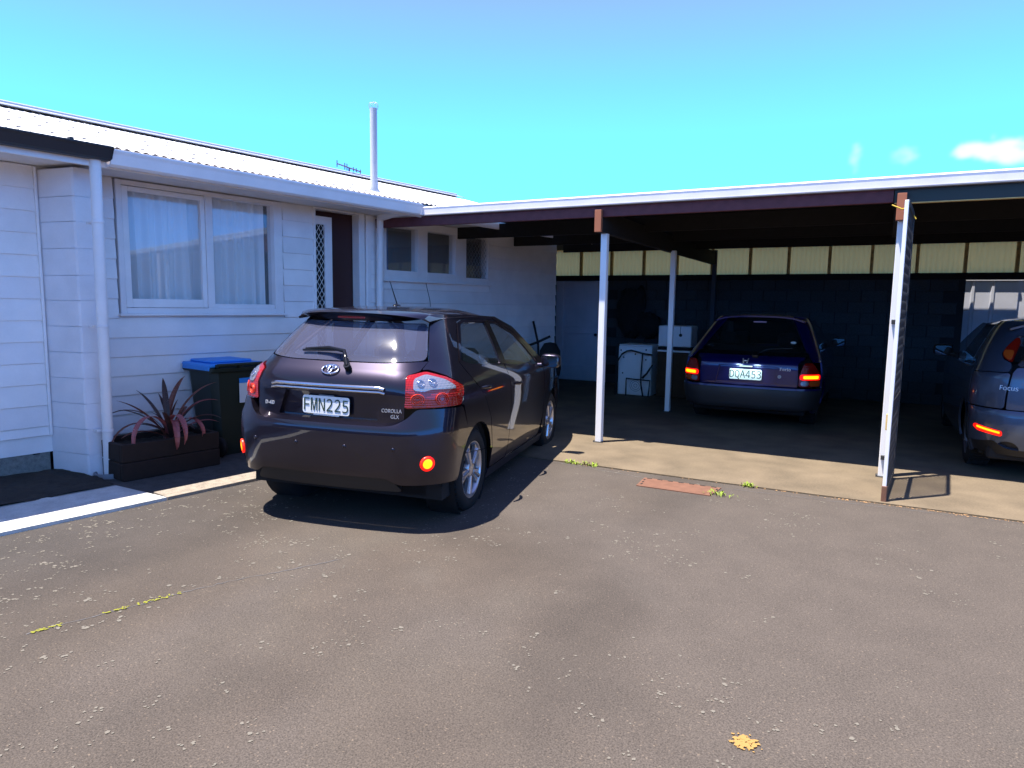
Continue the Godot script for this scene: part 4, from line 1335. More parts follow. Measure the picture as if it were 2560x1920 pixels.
	for q in [[0.455, 0.505, 1.416, 2.65], [2.10, 2.205, 1.416, 2.65], [1.31, 1.385, 1.47, 2.605], [0.505, 2.10, 2.605, 2.65], [0.505, 2.10, 1.416, 1.47]]:
		bx2(st, Vector3(q[0], q[2], -0.1), Vector3(q[1], q[3], 0.035), 0.003)
	bx2(st, Vector3(1.385, 1.47, -0.06), Vector3(2.10, 1.515, 0.012), 0.003)
	part(w1, "frame", st, M.white_paint_b)
	st = new_st()
	for q in [[0.508, 0.565, 1.474, 2.60], [1.262, 1.307, 1.474, 2.60], [0.565, 1.262, 1.474, 1.556], [0.565, 1.262, 2.555, 2.60]]:
		bx2(st, Vector3(q[0], q[2], -0.02), Vector3(q[1], q[3], 0.025), 0.003)
	part(w1, "sash", st, M.white_paint)
	box(w1, "pane", Vector3(0.913, 2.055, -0.005), Vector3(0.70, 1.0, 0.004), M.window_glass)
	box(w1, "pane", Vector3(1.743, 2.055, -0.035), Vector3(0.715, 1.09, 0.004), M.window_glass)
	for cu in [[0.50, 1.32, 0.0], [1.33, 2.06, 2.1]]:
		st = new_st()
		var s0: float = cu[0]
		var s1: float = cu[1]
		var ph: float = cu[2]
		smooth_grid(st, func(u, v):
			var s: float = lerpf(s0, s1, u)
			var f := 0.045 * sin(s * 40.0 + ph + 1.3 * sin(s * 9.0)) + 0.016 * sin(s * 97.0 + ph)
			return Vector3(s + 0.014 * v * sin(s * 23.0 + ph), lerpf(2.64, 1.43, v), -0.13 + f * (0.55 + 0.45 * v)), 150, 3, Vector3(0, 0, 1))
		part(w1, "curtain", st, M.curtain)
	# doorway with its screen door
	st = new_st()
	bx2(st, Vector3(2.63, 0.12, -0.1), Vector3(2.66, 2.64, 0.035), 0.003)
	bx2(st, Vector3(3.31, 0.12, -0.1), Vector3(3.40, 2.64, 0.035), 0.003)
	bx2(st, Vector3(2.63, 2.64, -0.1), Vector3(3.40, 2.66, 0.03), 0.003)
	bx2(st, Vector3(2.63, 0.1, -0.1), Vector3(3.40, 0.16, 0.06), 0.003)
	part(hs, "door_frame", st, M.white_paint)
	box(hs, "inner_door", Vector3(3.0, 1.4, -0.13), Vector3(0.72, 2.5, 0.04), M.maroon_door, 0.004)
	box(hs, "trim", Vector3(3.45, 1.4, 0.028), Vector3(0.07, 2.5, 0.05), M.white_paint, 0.01)
	st = new_st()
	bx2(st, Vector3(2.662, 2.47, -0.03), Vector3(2.92, 2.565, 0.0), 0.003)
	bx2(st, Vector3(2.815, 0.17, -0.03), Vector3(2.92, 2.47, 0.0), 0.003)
	bx2(st, Vector3(2.662, 0.17, -0.03), Vector3(2.815, 0.4, 0.0), 0.003)
	bx2(st, Vector3(2.662, 0.4, -0.03), Vector3(2.672, 2.47, 0.0), 0.003)
	var sd := part(hs, "screen_door", st, M.white_paint_b)
	st = new_st()
	diamonds(st, 2.672, 2.815, 0.4, 2.47, 0.062, 0.098, 0.0035, Vector3(0, 0, -0.012), X)
	part(sd, "diamond_mesh", st, M.white_plastic)
	box(sd, "backing", Vector3(2.74, 1.43, -0.045), Vector3(0.16, 2.1, 0.004), M.lining)
	for y in [1.44, 1.24]:
		box(sd, "lock", Vector3(2.905, y, 0.008), Vector3(0.022, 0.1, 0.02), M.stud, 0.004)
	# kitchen window of three lights
	st = new_st()
	for q in [[3.67, 3.765, 1.86, 2.65], [4.34, 4.53, 1.86, 2.65], [5.11, 5.35, 1.86, 2.65], [5.855, 5.90, 1.86, 2.65], [3.765, 4.34, 1.86, 1.985], [4.53, 5.11, 1.86, 1.985], [5.35, 5.855, 1.86, 1.945], [3.765, 4.34, 2.55, 2.65], [4.53, 5.11, 2.55, 2.65], [5.35, 5.855, 2.555, 2.65]]:
		bx2(st, Vector3(q[0], q[2], -0.1), Vector3(q[1], q[3], 0.034), 0.002)
	var w2 := part(hs, "window", st, M.white_paint_b)
	box(w2, "sill", Vector3(4.79, 1.848, 0.036), Vector3(2.26, 0.022, 0.1), M.white_paint, 0.004)
	box(w2, "pane", Vector3(4.05, 2.27, -0.03), Vector3(0.58, 0.57, 0.004), M.window_glass)
	box(w2, "pane", Vector3(4.82, 2.27, -0.03), Vector3(0.58, 0.57, 0.004), M.window_glass)
	box(w2, "pane", Vector3(5.60, 2.25, -0.05), Vector3(0.505, 0.61, 0.004), M.window_glass)
	st = new_st()
	smooth_grid(st, func(u, v): return Vector3(lerpf(3.77, 3.93, u), lerpf(2.6, 1.96, v), -0.13 + 0.012 * sin(u * 14.0)), 20, 2, Z)
	part(w2, "curtain", st, M.curtain_blue)
	st = new_st()
	diamonds(st, 5.355, 5.852, 1.947, 2.553, 0.07, 0.09, 0.003, Vector3(0, 0, 0.0), X)
	part(w2, "diamond_mesh", st, M.grey_plastic)
	# cable on the wall
	st = new_st()
	tube(st, [Vector3(4.50, 1.84, 0.03), Vector3(4.53, 1.74, 0.032), Vector3(4.58, 1.6, 0.03), Vector3(4.62, 1.3, 0.032), Vector3(4.63, 0.7, 0.032)], 0.004, 6)
	part(hs, "cable", st, M.lead)
	# eaves
	box(hs, "soffit", Vector3(0.9, 2.672, 0.35), Vector3(13.8, 0.02, 0.70), M.soffit)
	box(hs, "fascia", Vector3(0.9, 2.688, 0.712), Vector3(13.9, 0.16, 0.022), M.white_paint, 0.003)
	var gut := [Vector2(0.726, 2.752), Vector2(0.726, 2.618), Vector2(0.79, 2.616), Vector2(0.815, 2.632), Vector2(0.826, 2.665), Vector2(0.842, 2.71), Vector2(0.856, 2.733), Vector2(0.856, 2.747), Vector2(0.846, 2.75), Vector2(0.838, 2.738), Vector2(0.828, 2.71), Vector2(0.812, 2.66), Vector2(0.80, 2.64), Vector2(0.785, 2.628), Vector2(0.738, 2.628), Vector2(0.738, 2.752)]
	st = new_st()
	prism(st, gut, Vector3(0.1, 0, 0), Z, Y, X * 3.5)
	prism(st, [Vector2(0.726, 2.618), Vector2(0.79, 2.616), Vector2(0.815, 2.632), Vector2(0.826, 2.665), Vector2(0.842, 2.71), Vector2(0.856, 2.735), Vector2(0.726, 2.745)], Vector3(3.596, 0, 0), Z, Y, X * 0.006)
	part(hs, "gutter", st, M.white_paint)
	st = new_st()
	var dg := []
	for p in gut:
		dg.append(Vector2(0.726 + (p.x - 0.726) * 1.25, 2.655 + (p.y - 2.616) * 0.78))
	prism(st, dg, Vector3(-6.0, 0, 0), Z, Y, X * 6.1)
	prism(st, [dg[1], dg[2], dg[3], dg[4], dg[5], dg[6], Vector2(0.726, 2.75)], Vector3(0.094, 0, 0), Z, Y, X * 0.01)
	part(hs, "gutter", st, M.charcoal, "dark charcoal gutter")
	for s in [-0.2, -1.3]:
		box(hs, "gutter_bracket", Vector3(s, 2.765, 0.86), Vector3(0.03, 0.02, 0.05), M.charcoal)
	# roof of corrugated iron
	var slope := tan(deg_to_rad(15.0))
	for side in 2:
		st = new_st()
		var n0 := 0.79 if side == 0 else -2.68
		var n1 := -2.72 if side == 0 else -6.3
		var cols := 1180
		var pts := []
		var nrm := []
		for i in cols + 1:
			var s := -6.9 + i * 0.01267
			var ph := i * TAU / 6.0
			var wv := 0.0085 * cos(ph)
			var yn0 := 2.772 + (0.79 - n0) * slope if side == 0 else 2.772 + (n0 + 6.17) * slope
			var yn1 := 2.772 + (0.79 - n1) * slope if side == 0 else 2.772 + (n1 + 6.17) * slope
			pts.append([Vector3(s, yn0 + wv, n0), Vector3(s, yn1 + wv, n1)])
			nrm.append(Vector3(0.7 * sin(ph), 1.0, slope if side == 0 else -slope).normalized())
		for i in cols:
			tri3(st, pts[i][0], pts[i + 1][0], pts[i + 1][1], nrm[i], nrm[i + 1], nrm[i + 1])
			tri3(st, pts[i][0], pts[i + 1][1], pts[i][1], nrm[i], nrm[i + 1], nrm[i])
		var rf := part(hs, "roof", st, M.roof_iron)
		if side == 0:
			st = new_st()
			for n in [0.55, -0.15, -0.85, -1.6, -2.35]:
				for i in 66:
					var s := -6.9 + i * 0.01267 * 18.0 + (0.076 if fmod(absf(n), 0.3) > 0.2 else 0.0)
					bx(st, Vector3(s, 2.772 + (0.79 - n) * slope + 0.0095, n), Vector3(0.026, 0.009, 0.026))
			var nl := part(rf, "nails", st, M.lead)
			nl.set_meta("kind", "stuff")
			# flue
			st = new_st()
			tube(st, [Vector3(3.3, 2.82, 0.33), Vector3(3.3, 3.87, 0.33)], 0.043, 20, false)
			tube(st, [Vector3(3.3, 2.82, 0.33), Vector3(3.3, 3.01, 0.33)], 0.05, 20)
			tube(st, [Vector3(3.3, 2.83, 0.33), Vector3(3.3, 2.905, 0.33), Vector3(3.3, 2.93, 0.33)], [0.09, 0.07, 0.05], 20)
			bx(st, Vector3(3.3, 2.87, 0.33), Vector3(0.22, 0.02, 0.24), 0.0, Basis(X, deg_to_rad(15.0)))
			lathe(st, [Vector2(0.043, 0), Vector2(0.037, 0), Vector2(0.037, -0.2), Vector2(0.0, -0.2)], Vector3(3.3, 3.87, 0.33), Basis.IDENTITY, 20)
			var fl := part(rf, "flue", st, M.flue)
			st = new_st()
			for k in 10:
				var a := TAU * k / 10.0
				var e := Vector3(cos(a), 0, sin(a))
				tube(st, [Vector3(3.3, 3.855, 0.33) + e * 0.045, Vector3(3.3, 3.90, 0.33) + e * 0.058, Vector3(3.3, 3.93, 0.33) + e * 0.045, Vector3(3.3, 3.945, 0.33)], 0.0022, 5, false)
			part(rf, "wire_cowl", st, M.steel)
			fl.set_meta("label", "round grey metal flue pipe")
	st = new_st()
	bx2(st, Vector3(-6.9, 3.69, -2.80), Vector3(8.06, 3.76, -2.58), 0.012)
	bx(st, Vector3(0.58, 3.70, -2.5), Vector3(14.9, 0.012, 0.3), 0.0, Basis(X, deg_to_rad(15.0)))
	part(hs, "ridge_cap", st, M.ridge_iron)
	st = new_st()
	prism(st, [Vector2(0.80, 2.69), Vector2(0.80, 2.77), Vector2(-2.7, 3.71), Vector2(-6.3, 2.75), Vector2(-6.3, 2.67), Vector2(-2.7, 3.62)], Vector3(8.0, 0, 0), Z, Y, X * 0.025)
	part(hs, "barge_board", st, M.white_paint)
	# downpipes
	st = new_st()
	tube(st, [Vector3(0.015, 2.69, 0.735), Vector3(0.095, 0.02, 0.49)], 0.043, 18)
	var dp := part(hs, "downpipe", st, M.white_paint)
	st = new_st()
	for y in [2.175, 1.32, 0.416]:
		st = new_st()
		lathe(st, [Vector2(0.044, -0.012), Vector2(0.048, -0.01), Vector2(0.048, 0.01), Vector2(0.044, 0.012)], Vector3(0.095 - 0.03 * y, y, 0.49 + 0.0917 * y), Basis.IDENTITY, 18)
		bx(st, Vector3(0.04, y, 0.44 + 0.05 * y), Vector3(0.06, 0.018, 0.08))
		part(dp, "pipe_bracket", st, M.white_paint_b)
	st = new_st()
	tube(st, [Vector3(3.60, 2.66, 0.10), Vector3(3.60, 1.75, 0.085), Vector3(3.60, 0.2, 0.085)], 0.045, 16)
	tube(st, [Vector3(3.60, 2.63, 0.1), Vector3(3.55, 2.655, 0.4), Vector3(3.52, 2.66, 0.76)], 0.045, 14)
	part(hs, "downpipe", st, M.white_paint)
	st = new_st()
	lathe(st, [Vector2(0.13, 0.0), Vector2(0.13, 0.045), Vector2(0.12, 0.05), Vector2(0.112, 0.045), Vector2(0.105, 0.01), Vector2(0.0, 0.006)], Vector3(0.10, 0.0, 0.50), Basis.IDENTITY, 28)
	part(hs, "gully_trap", st, M.grey_plastic)
	# paving along the house
	st = new_st()
	prism(st, [Vector2(-7.0, 0.91), Vector2(-0.04, 0.9), Vector2(0.06, 1.585), Vector2(-7.0, 1.585)], Vector3(0, -0.05, 0), X, Z, Y * 0.075)
	var pv := struct("path", st, M.pale_concrete)
	place_house_axes(pv)
	st = new_st()
	prism(st, [Vector2(0.065, 1.36), Vector2(3.2, 1.36), Vector2(3.2, 1.585), Vector2(0.065, 1.585)], Vector3(0, -0.05, 0), X, Z, Y * 0.075)
	pv = struct("kerb", st, M.kerb_concrete)
	place_house_axes(pv)
	st = new_st()
	prism(st, [Vector2(-0.03, 0.0), Vector2(4.2, 0.0), Vector2(4.2, 1.355), Vector2(0.062, 1.355), Vector2(-0.03, 0.9)], Vector3(0, -0.05, 0), X, Z, Y * 0.056)
	pv = struct("pavement", st, M.dark_path)
	place_house_axes(pv)
	st = new_st()
	var n := FastNoiseLite.new()
	n.seed = 3
	n.frequency = 3.0
	smooth_grid(st, func(u, v):
		var s: float = lerpf(-6.0, -0.04, u)
		return Vector3(s, 0.03 + 0.03 * n.get_noise_2d(s, v) + 0.03 * (1.0 - v) * (0.5 + n.get_noise_2d(s * 0.3, 7.0)), lerpf(0.0, 0.93, v)), 120, 18, Y)
	pv = struct("soil", st, M.soil)
	place_house_axes(pv)

func make_carport() -> void:
	var cp := thing("carport", "open fronted flat roofed carport with white posts and dark block back wall", "carport", Vector3(0, 0, 0))
	var X := Vector3.RIGHT
	var Y := Vector3.UP
	var st := new_st()
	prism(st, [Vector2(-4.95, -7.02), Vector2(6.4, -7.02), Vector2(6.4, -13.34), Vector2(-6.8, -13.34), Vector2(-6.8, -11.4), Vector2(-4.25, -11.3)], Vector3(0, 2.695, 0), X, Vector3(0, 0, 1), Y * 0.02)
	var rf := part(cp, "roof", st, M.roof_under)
	st = new_st()
	prism(st, [Vector2(2.625, 0.0), Vector2(2.625, 0.03), Vector2(2.69, 0.032), Vector2(2.712, 0.036), Vector2(2.727, 0.03), Vector2(2.727, 0.0)], Vector3(-4.97, 0, -7.03), Y, Vector3(0, 0, 1), X * 11.4)
	part(rf, "fascia", st, M.white_paint)
	box(rf, "fascia_return", Vector3(-4.985, 2.675, -6.96), Vector3(0.03, 0.1, 0.16), M.white_paint, 0.002)
	box(rf, "fascia_flashing", Vector3(0.73, 2.624, -7.02), Vector3(11.38, 0.012, 0.07), M.grey_plastic)
	box(cp, "front_board", Vector3(-2.85, 2.563, -7.07), Vector3(5.86, 0.115, 0.045), M.red_beam_shaded, 0.003, "red brown front board, paint darkened as in shade")
	st = new_st()
	bx2(st, Vector3(0.085, 2.50, -7.095), Vector3(6.4, 2.618, -7.05), 0.003)
	part(cp, "front_board", st, M.green_board, "dark green front board")
	box(cp, "board_edge", Vector3(3.24, 2.496, -7.07), Vector3(6.3, 0.008, 0.05), M.stud)
	for z in [-8.6, -9.95, -11.4]:
		var x0 := maxf(-6.34 + 0.164 * (-z - 3.5) + 0.03, -6.7)
		if z < -11.5:
			x0 = -6.5
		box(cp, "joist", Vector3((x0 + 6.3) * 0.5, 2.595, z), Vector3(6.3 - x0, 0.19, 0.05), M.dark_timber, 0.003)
	for x in [-2.685, 0.145, 3.0]:
		st = new_st()
		bx2(st, Vector3(x - 0.037, 2.345, -8.65 if x > 0.0 and x < 1.0 else -13.0), Vector3(x + 0.037, 2.575, -7.035), 0.002)
		var bm := part(cp, "beam", st, M.dark_timber)
		box(bm, "beam_end", Vector3(x, 2.46, -7.012), Vector3(0.074, 0.232, 0.046), M.red_beam_sunlit, 0.002, "red brown beam end, paint lightened as in sun")
	for p in [Vector2(-2.688, -7.235), Vector2(0.162, -7.12), Vector2(3.05, -7.2), Vector2(-2.625, -9.92), Vector2(-2.66, -12.95)]:
		var h := 2.36 if p.y > -12.0 else 2.6
		box(cp, "post", Vector3(p.x, h * 0.5 + 0.005, p.y), Vector3(0.072, h, 0.072), M.white_plastic if p.y > -12.0 else M.dark_post, 0.004)
		if p.y > -12.0:
			st = new_st()
			bx(st, Vector3(p.x, 0.017, p.y), Vector3(0.11, 0.008, 0.11), 0.002)
			for s in [-1.0, 1.0]:
				bx(st, Vector3(p.x + s * 0.046, 0.026, p.y + 0.046), Vector3(0.014, 0.012, 0.014), 0.002)
			part(cp, "base_plate", st, M.galv)
	# back wall, block by block
	st = new_st()
	bx2(st, Vector3(-6.8, 0, -13.30), Vector3(-5.92, 2.17, -13.112))
	bx2(st, Vector3(-4.77, 0, -13.30), Vector3(1.255, 2.06, -13.112))
	bx2(st, Vector3(2.25, 0, -13.30), Vector3(6.4, 2.06, -13.112))
	var wl := part(cp, "back_wall", st, M.mortar)
	var bmesh := bx(new_st(), Vector3.ZERO, Vector3(0.386, 0.186, 0.19), 0.006)
	bmesh.index()
	var bm_mesh := bmesh.commit()
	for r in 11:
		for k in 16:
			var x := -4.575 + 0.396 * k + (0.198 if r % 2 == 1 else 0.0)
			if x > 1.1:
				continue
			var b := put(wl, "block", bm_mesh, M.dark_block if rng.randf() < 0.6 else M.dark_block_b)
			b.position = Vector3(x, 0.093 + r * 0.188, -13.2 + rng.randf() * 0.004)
	box(cp, "wall_plate", Vector3(-2.0, 2.115, -13.16), Vector3(16.8, 0.105, 0.2), M.dark_timber, 0.003)
	# unseen side walls; the left one added to keep the alcove dark
	st = new_st()
	bx2(st, Vector3(-6.8, 0, -13.1), Vector3(-6.65, 2.69, -11.2))
	bx2(st, Vector3(6.3, 0, -13.3), Vector3(6.45, 2.69, -7.1))
	part(cp, "unseen_side_wall", st, M.mortar)
	# clear band of corrugated sheets between studs
	var studs := [-5.99, -5.374, -4.72, -4.054, -3.402, -2.742, -2.064, -1.41, -0.75, -0.101, 0.562, 1.228, 1.904, 2.56, 3.22, 3.88, 4.54, 5.2, 5.86, 6.4]
	for i in studs.size():
		var x: float = studs[i]
		box(cp, "stud", Vector3(x, 2.43, -13.13), Vector3(0.05, 0.53, 0.07), M.stud, 0.002)
		if i + 1 < studs.size():
			var x1: float = studs[i + 1]
			st = new_st()
			smooth_grid(st, func(u, v): return Vector3(lerpf(x, x1, u), lerpf(2.165, 2.71, v), -13.20 + 0.009 * cos((lerpf(x, x1, u)) * TAU / 0.076)), 54, 1, Vector3(0, 0, 1))
			part(cp, "clear_sheet", st, M.cream_sheet)
	# store door
	st = new_st()
	bx2(st, Vector3(-5.91, 0.015, -13.16), Vector3(-4.785, 2.06, -13.12))
	var d := part(cp, "store_door", st, M.grey_door)
	for q in [[-5.905, -5.73, 0.02, 2.055], [-4.97, -4.79, 0.02, 2.055], [-5.73, -4.97, 0.02, 0.33], [-5.73, -4.97, 0.98, 1.13], [-5.73, -4.97, 1.93, 2.055]]:
		box(d, "door_rail", Vector3((q[0] + q[1]) * 0.5, (q[2] + q[3]) * 0.5, -13.108), Vector3(q[1] - q[0] - 0.002, q[3] - q[2] - 0.002, 0.045), M.grey_door, 0.012)
	st = new_st()
	lathe(st, [Vector2(0.012, 0), Vector2(0.012, 0.03), Vector2(0.03, 0.045), Vector2(0.03, 0.065), Vector2(0.0, 0.075)], Vector3(-4.99, 0.97, -13.096), Basis(X, PI / 2), 16)
	part(d, "handle", st, M.black_plastic)

func make_gate() -> void:
	var g := thing("gate", "narrow metal mesh gate standing open edge on at the right hand post", "gate", Vector3(0.238, 0.0, -7.06), deg_to_rad(-4.7))
	# the gate runs towards the driveway along +z
	var L := 0.90
	var st := new_st()
	bx2(st, Vector3(-0.016, 0.04, L - 0.04), Vector3(0.012, 2.40, L), 0.002)
	part(g, "outer_stile", st, M.white_plastic)
	st = new_st()
	bx2(st, Vector3(-0.012, 0.04, 0.0), Vector3(0.018, 2.40, 0.04), 0.002)
	for y in [0.04, 0.78, 2.36]:
		bx2(st, Vector3(-0.010, y, 0.04), Vector3(0.016, y + 0.05, L - 0.04), 0.002)
	part(g, "frame", st, M.galv)
	for q in [[0.09, 0.78], [0.83, 2.36]]:
		st = new_st()
		diamonds(st, 0.04, L - 0.04, q[0], q[1], 0.09, 0.15, 0.0045, Vector3(0.004, 0, 0), Vector3(0, 0, 1))
		part(g, "mesh_panel", st, M.galv)
	box(g, "latch", Vector3(-0.014, 0.66, L - 0.03), Vector3(0.03, 0.13, 0.05), M.stud, 0.004)
	for y in [0.2, 1.45]:
		box(g, "hinge", Vector3(-0.05, y, 0.0), Vector3(0.10, 0.04, 0.03), M.galv, 0.003)
	box(g, "foot_bolt", Vector3(0.0, 0.07, L - 0.012), Vector3(0.04, 0.14, 0.035), M.rust, 0.004)
	var w := thing("tie_wire", "bright yellow tie wire twisted round the top of the mesh gate", "wire", Vector3(0.10, 2.40, -6.965))
	st = new_st()
	tube(st, [Vector3(-0.03, 0.07, 0.02), Vector3(0.02, 0.045, 0.03), Vector3(0.05, 0.03, 0.03)], 0.006, 6)
	tube(st, [Vector3(0.09, 0.02, 0.03), Vector3(0.13, -0.01, 0.03), Vector3(0.16, -0.06, 0.03)], 0.006, 6)
	tube(st, [Vector3(0.05, 0.03, 0.03), Vector3(0.07, 0.04, 0.0), Vector3(0.09, 0.02, 0.03)], 0.006, 6)
	part(w, "strand", st, M.yellow_wire)

func make_fence() -> void:
	var panels := [[1.0, 2.02, -13.575, "pale ribbed metal fence panel behind the right carport bay, nearer one"], [2.02, 6.6, -13.605, "pale ribbed metal fence panel stepped back at the far right"]]
	for q in panels:
		var f := thing("fence_panel", q[3], "fence", Vector3(q[0], 0, q[2]), 0.0, "fence panels behind the carport")
		var w: float = q[1] - q[0]
		var st := new_st()
		var poly := []
		var x := 0.0
		poly.append(Vector2(0, -0.004))
		while x < w - 0.26:
			for e in [[0.0, 0.0], [0.105, 0.0], [0.12, 0.022], [0.155, 0.022], [0.17, 0.0]]:
				poly.append(Vector2(x + e[0], e[1]))
			x += 0.27
		poly.append(Vector2(w, 0))
		poly.append(Vector2(w, -0.004))
		prism(st, poly, Vector3(0, 0.03, 0), Vector3.RIGHT, Vector3(0, 0, 1), Vector3(0, 2.03, 0))
		part(f, "sheet", st, M.fence_iron)
		box(f, "cap_rail", Vector3(w * 0.5, 2.07, 0.01), Vector3(w, 0.03, 0.06), M.fence_iron, 0.004)
		box(f, "post", Vector3(0.0, 1.0, -0.06), Vector3(0.06, 2.1, 0.06), M.fence_iron, 0.004)

func make_stored_things() -> void:
	var st := new_st()
	# washing machine with its back to the drive
	var wm := thing("washing_machine", "white washing machine turned with its back panel to the driveway", "washing machine", Vector3(-3.645, 0.012, -11.75))
	box(wm, "cabinet", Vector3(0, 0.43, 0), Vector3(0.60, 0.86, 0.56), M.white_plastic, 0.012)
	box(wm, "back_panel", Vector3(0, 0.42, 0.284), Vector3(0.54, 0.76, 0.008), M.white_plastic, 0.003)
	box(wm, "lid", Vector3(0, 0.872, -0.01), Vector3(0.60, 0.02, 0.54), M.white_plastic, 0.008)
	st = new_st()
	for p in [[-0.25, 0.78], [0.2, 0.80], [0.01, 0.72], [-0.2, 0.655], [0.2, 0.63], [-0.21, 0.38]]:
		bx(st, Vector3(p[0], p[1], 0.288), Vector3(0.024, 0.026, 0.012), 0.004)
	part(wm, "screw_caps", st, M.black_plastic)
	st = new_st()
	for r in [0.1, 0.07, 0.03]:
		var pts := []
		for k in 21:
			pts.append(Vector3(0.03 + cos(TAU * k / 20.0) * r, 0.17 + sin(TAU * k / 20.0) * r, 0.289))
		tube(st, pts, 0.004, 5, false)
	part(wm, "motor_cover_rings", st, M.grey_plastic)
	# black tube trolley in front of it
	var tr := thing("trolley", "black tubular hand trolley frame standing in front of the white washing machine", "trolley", Vector3(-3.645, 0.012, -11.36))
	st = new_st()
	tube(st, [Vector3(-0.30, 0.0, 0), Vector3(-0.30, 0.49, 0), Vector3(-0.27, 0.6, 0), Vector3(-0.2, 0.715, 0), Vector3(-0.11, 0.775, 0), Vector3(-0.03, 0.79, 0), Vector3(0.08, 0.765, 0), Vector3(0.19, 0.74, 0), Vector3(0.34, 0.725, 0)], 0.014, 8)
	tube(st, [Vector3(0.17, 0.735, 0), Vector3(0.155, 0.32, 0), Vector3(0.16, 0.2, 0), Vector3(0.20, 0.0, 0)], 0.014, 8)
	part(tr, "handle_frame", st, M.black_plastic)
	st = new_st()
	tube(st, [Vector3(-0.10, 0.0, 0.02), Vector3(-0.10, 0.30, 0.02), Vector3(0.32, 0.285, 0.02), Vector3(0.30, 0.0, 0.02)], 0.014, 8)
	part(tr, "foot_frame", st, M.black_plastic)
	st = new_st()
	tube(st, [Vector3(0.36, 0.56, 0.03), Vector3(0.26, 0.4, 0.03), Vector3(0.19, 0.325, 0.03)], [0.012, 0.016, 0.02], 8)
	part(tr, "lever", st, M.black_plastic)
	# cabinet and tub
	var cb := thing("cabinet", "dark brown cabinet with white top edge beside the washing machine", "cabinet", Vector3(-2.965, 0.012, -11.7))
	box(cb, "carcass", Vector3(0, 0.395, 0), Vector3(0.545, 0.77, 0.5), M.brown_board, 0.004)
	box(cb, "top", Vector3(0, 0.80, 0.002), Vector3(0.56, 0.03, 0.53), M.white_plastic, 0.004)
	for x in [-0.136, 0.136]:
		box(cb, "door", Vector3(x, 0.39, 0.256), Vector3(0.264, 0.74, 0.014), M.brown_board, 0.004)
	var tb := thing("laundry_tub", "white laundry tub lying on the brown cabinet, its plug on a chain", "tub", Vector3(-2.965, 0.83, -11.68))
	box(tb, "batten", Vector3(0, 0.026, 0), Vector3(0.54, 0.05, 0.46), M.dark_timber, 0.004)
	st = new_st()
	bx2(st, Vector3(-0.28, 0.056, -0.25), Vector3(0.28, 0.41, 0.20), 0.014)
	part(tb, "basin", st, M.white_plastic)
	st = new_st()
	lathe(st, [Vector2(0.0, 0.016), Vector2(0.024, 0.014), Vector2(0.028, 0.006), Vector2(0.026, 0.0)], Vector3(0.10, 0.255, 0.20), Basis(Vector3.RIGHT, PI / 2), 18)
	part(tb, "plug", st, M.black_plastic)
	st = new_st()
	tube(st, [Vector3(0.10, 0.27, 0.206), Vector3(0.094, 0.34, 0.207), Vector3(0.10, 0.408, 0.205)], 0.004, 6)
	part(tb, "chain", st, M.dark_metal)
	# a dark bundle hung on the wall
	var bd := thing("bundle", "black shapeless bundle hanging on the back wall above the washing machine", "bundle", Vector3(-4.25, 1.02, -12.98))
	var n := FastNoiseLite.new()
	n.seed = 8
	n.frequency = 4.0
	for q in [[Vector3(0, 0.42, 0), Vector3(0.26, 0.46, 0.1)], [Vector3(0.38, 0.18, 0.02), Vector3(0.24, 0.24, 0.1)], [Vector3(0.2, 0.62, 0.0), Vector3(0.1, 0.3, 0.06)]]:
		st = new_st()
		smooth_grid(st, func(u, v):
			var a: float = u * TAU
			var b: float = (v - 0.5) * PI
			var d := Vector3(cos(a) * cos(b), sin(b), sin(a) * cos(b))
			return q[0] + d * q[1] * (1.0 + 0.35 * n.get_noise_3d(d.x, d.y + q[0].x * 3.0, d.z)), 28, 16, Vector3.ZERO)
		part(bd, "cloth", st, M.dark_cloth)
	# mower shape by the house wall
	var mw := thing("lawn_mower", "black mower with raised handle bar and round catcher by the dark house wall", "lawn mower", Vector3(-4.86, 0.012, -10.1))
	st = new_st()
	bx(st, Vector3(0, 0.2, 0), Vector3(0.5, 0.18, 0.5), 0.05)
	part(mw, "deck", st, M.dark_cloth)
	st = new_st()
	tube(st, [Vector3(-0.02, 0.25, -0.1), Vector3(-0.10, 0.9, -0.2), Vector3(-0.22, 1.27, -0.25)], 0.02, 8)
	tube(st, [Vector3(-0.25, 0.86, -0.1), Vector3(-0.08, 0.93, -0.15), Vector3(0.12, 1.03, -0.2)], 0.02, 8)
	part(mw, "handle", st, M.dark_cloth)
	st = new_st()
	lathe(st, [Vector2(0.0, 0.0), Vector2(0.15, 0.02), Vector2(0.19, 0.2), Vector2(0.17, 0.5), Vector2(0.1, 0.62), Vector2(0.0, 0.64)], Vector3(0.17, 0.3, -0.1), Basis.IDENTITY, 20)
	part(mw, "catcher", st, M.dark_cloth)
	for x in [-0.24, 0.24]:
		for z in [-0.2, 0.2]:
			st = new_st()
			lathe(st, [Vector2(0.0, -0.03), Vector2(0.09, -0.03), Vector2(0.1, 0.0), Vector2(0.09, 0.03), Vector2(0.0, 0.03)], Vector3(x, 0.1, z), Basis(Vector3(0, 0, 1), PI / 2), 18)
			part(mw, "wheel", st, M.rubber)
	# wheelie bin, in house axes
	var hb := Transform3D(Basis(Vector3.UP, atan2(0.987, 0.162)), Vector3(-6.34, 0, -3.5))
	var bin := thing("wheelie_bin", "dark green wheelie bin with bright blue lid against the white house wall", "bin")
	bin.transform = hb * Transform3D(Basis.IDENTITY, Vector3(1.30, 0.01, 0.30))
	st = new_st()
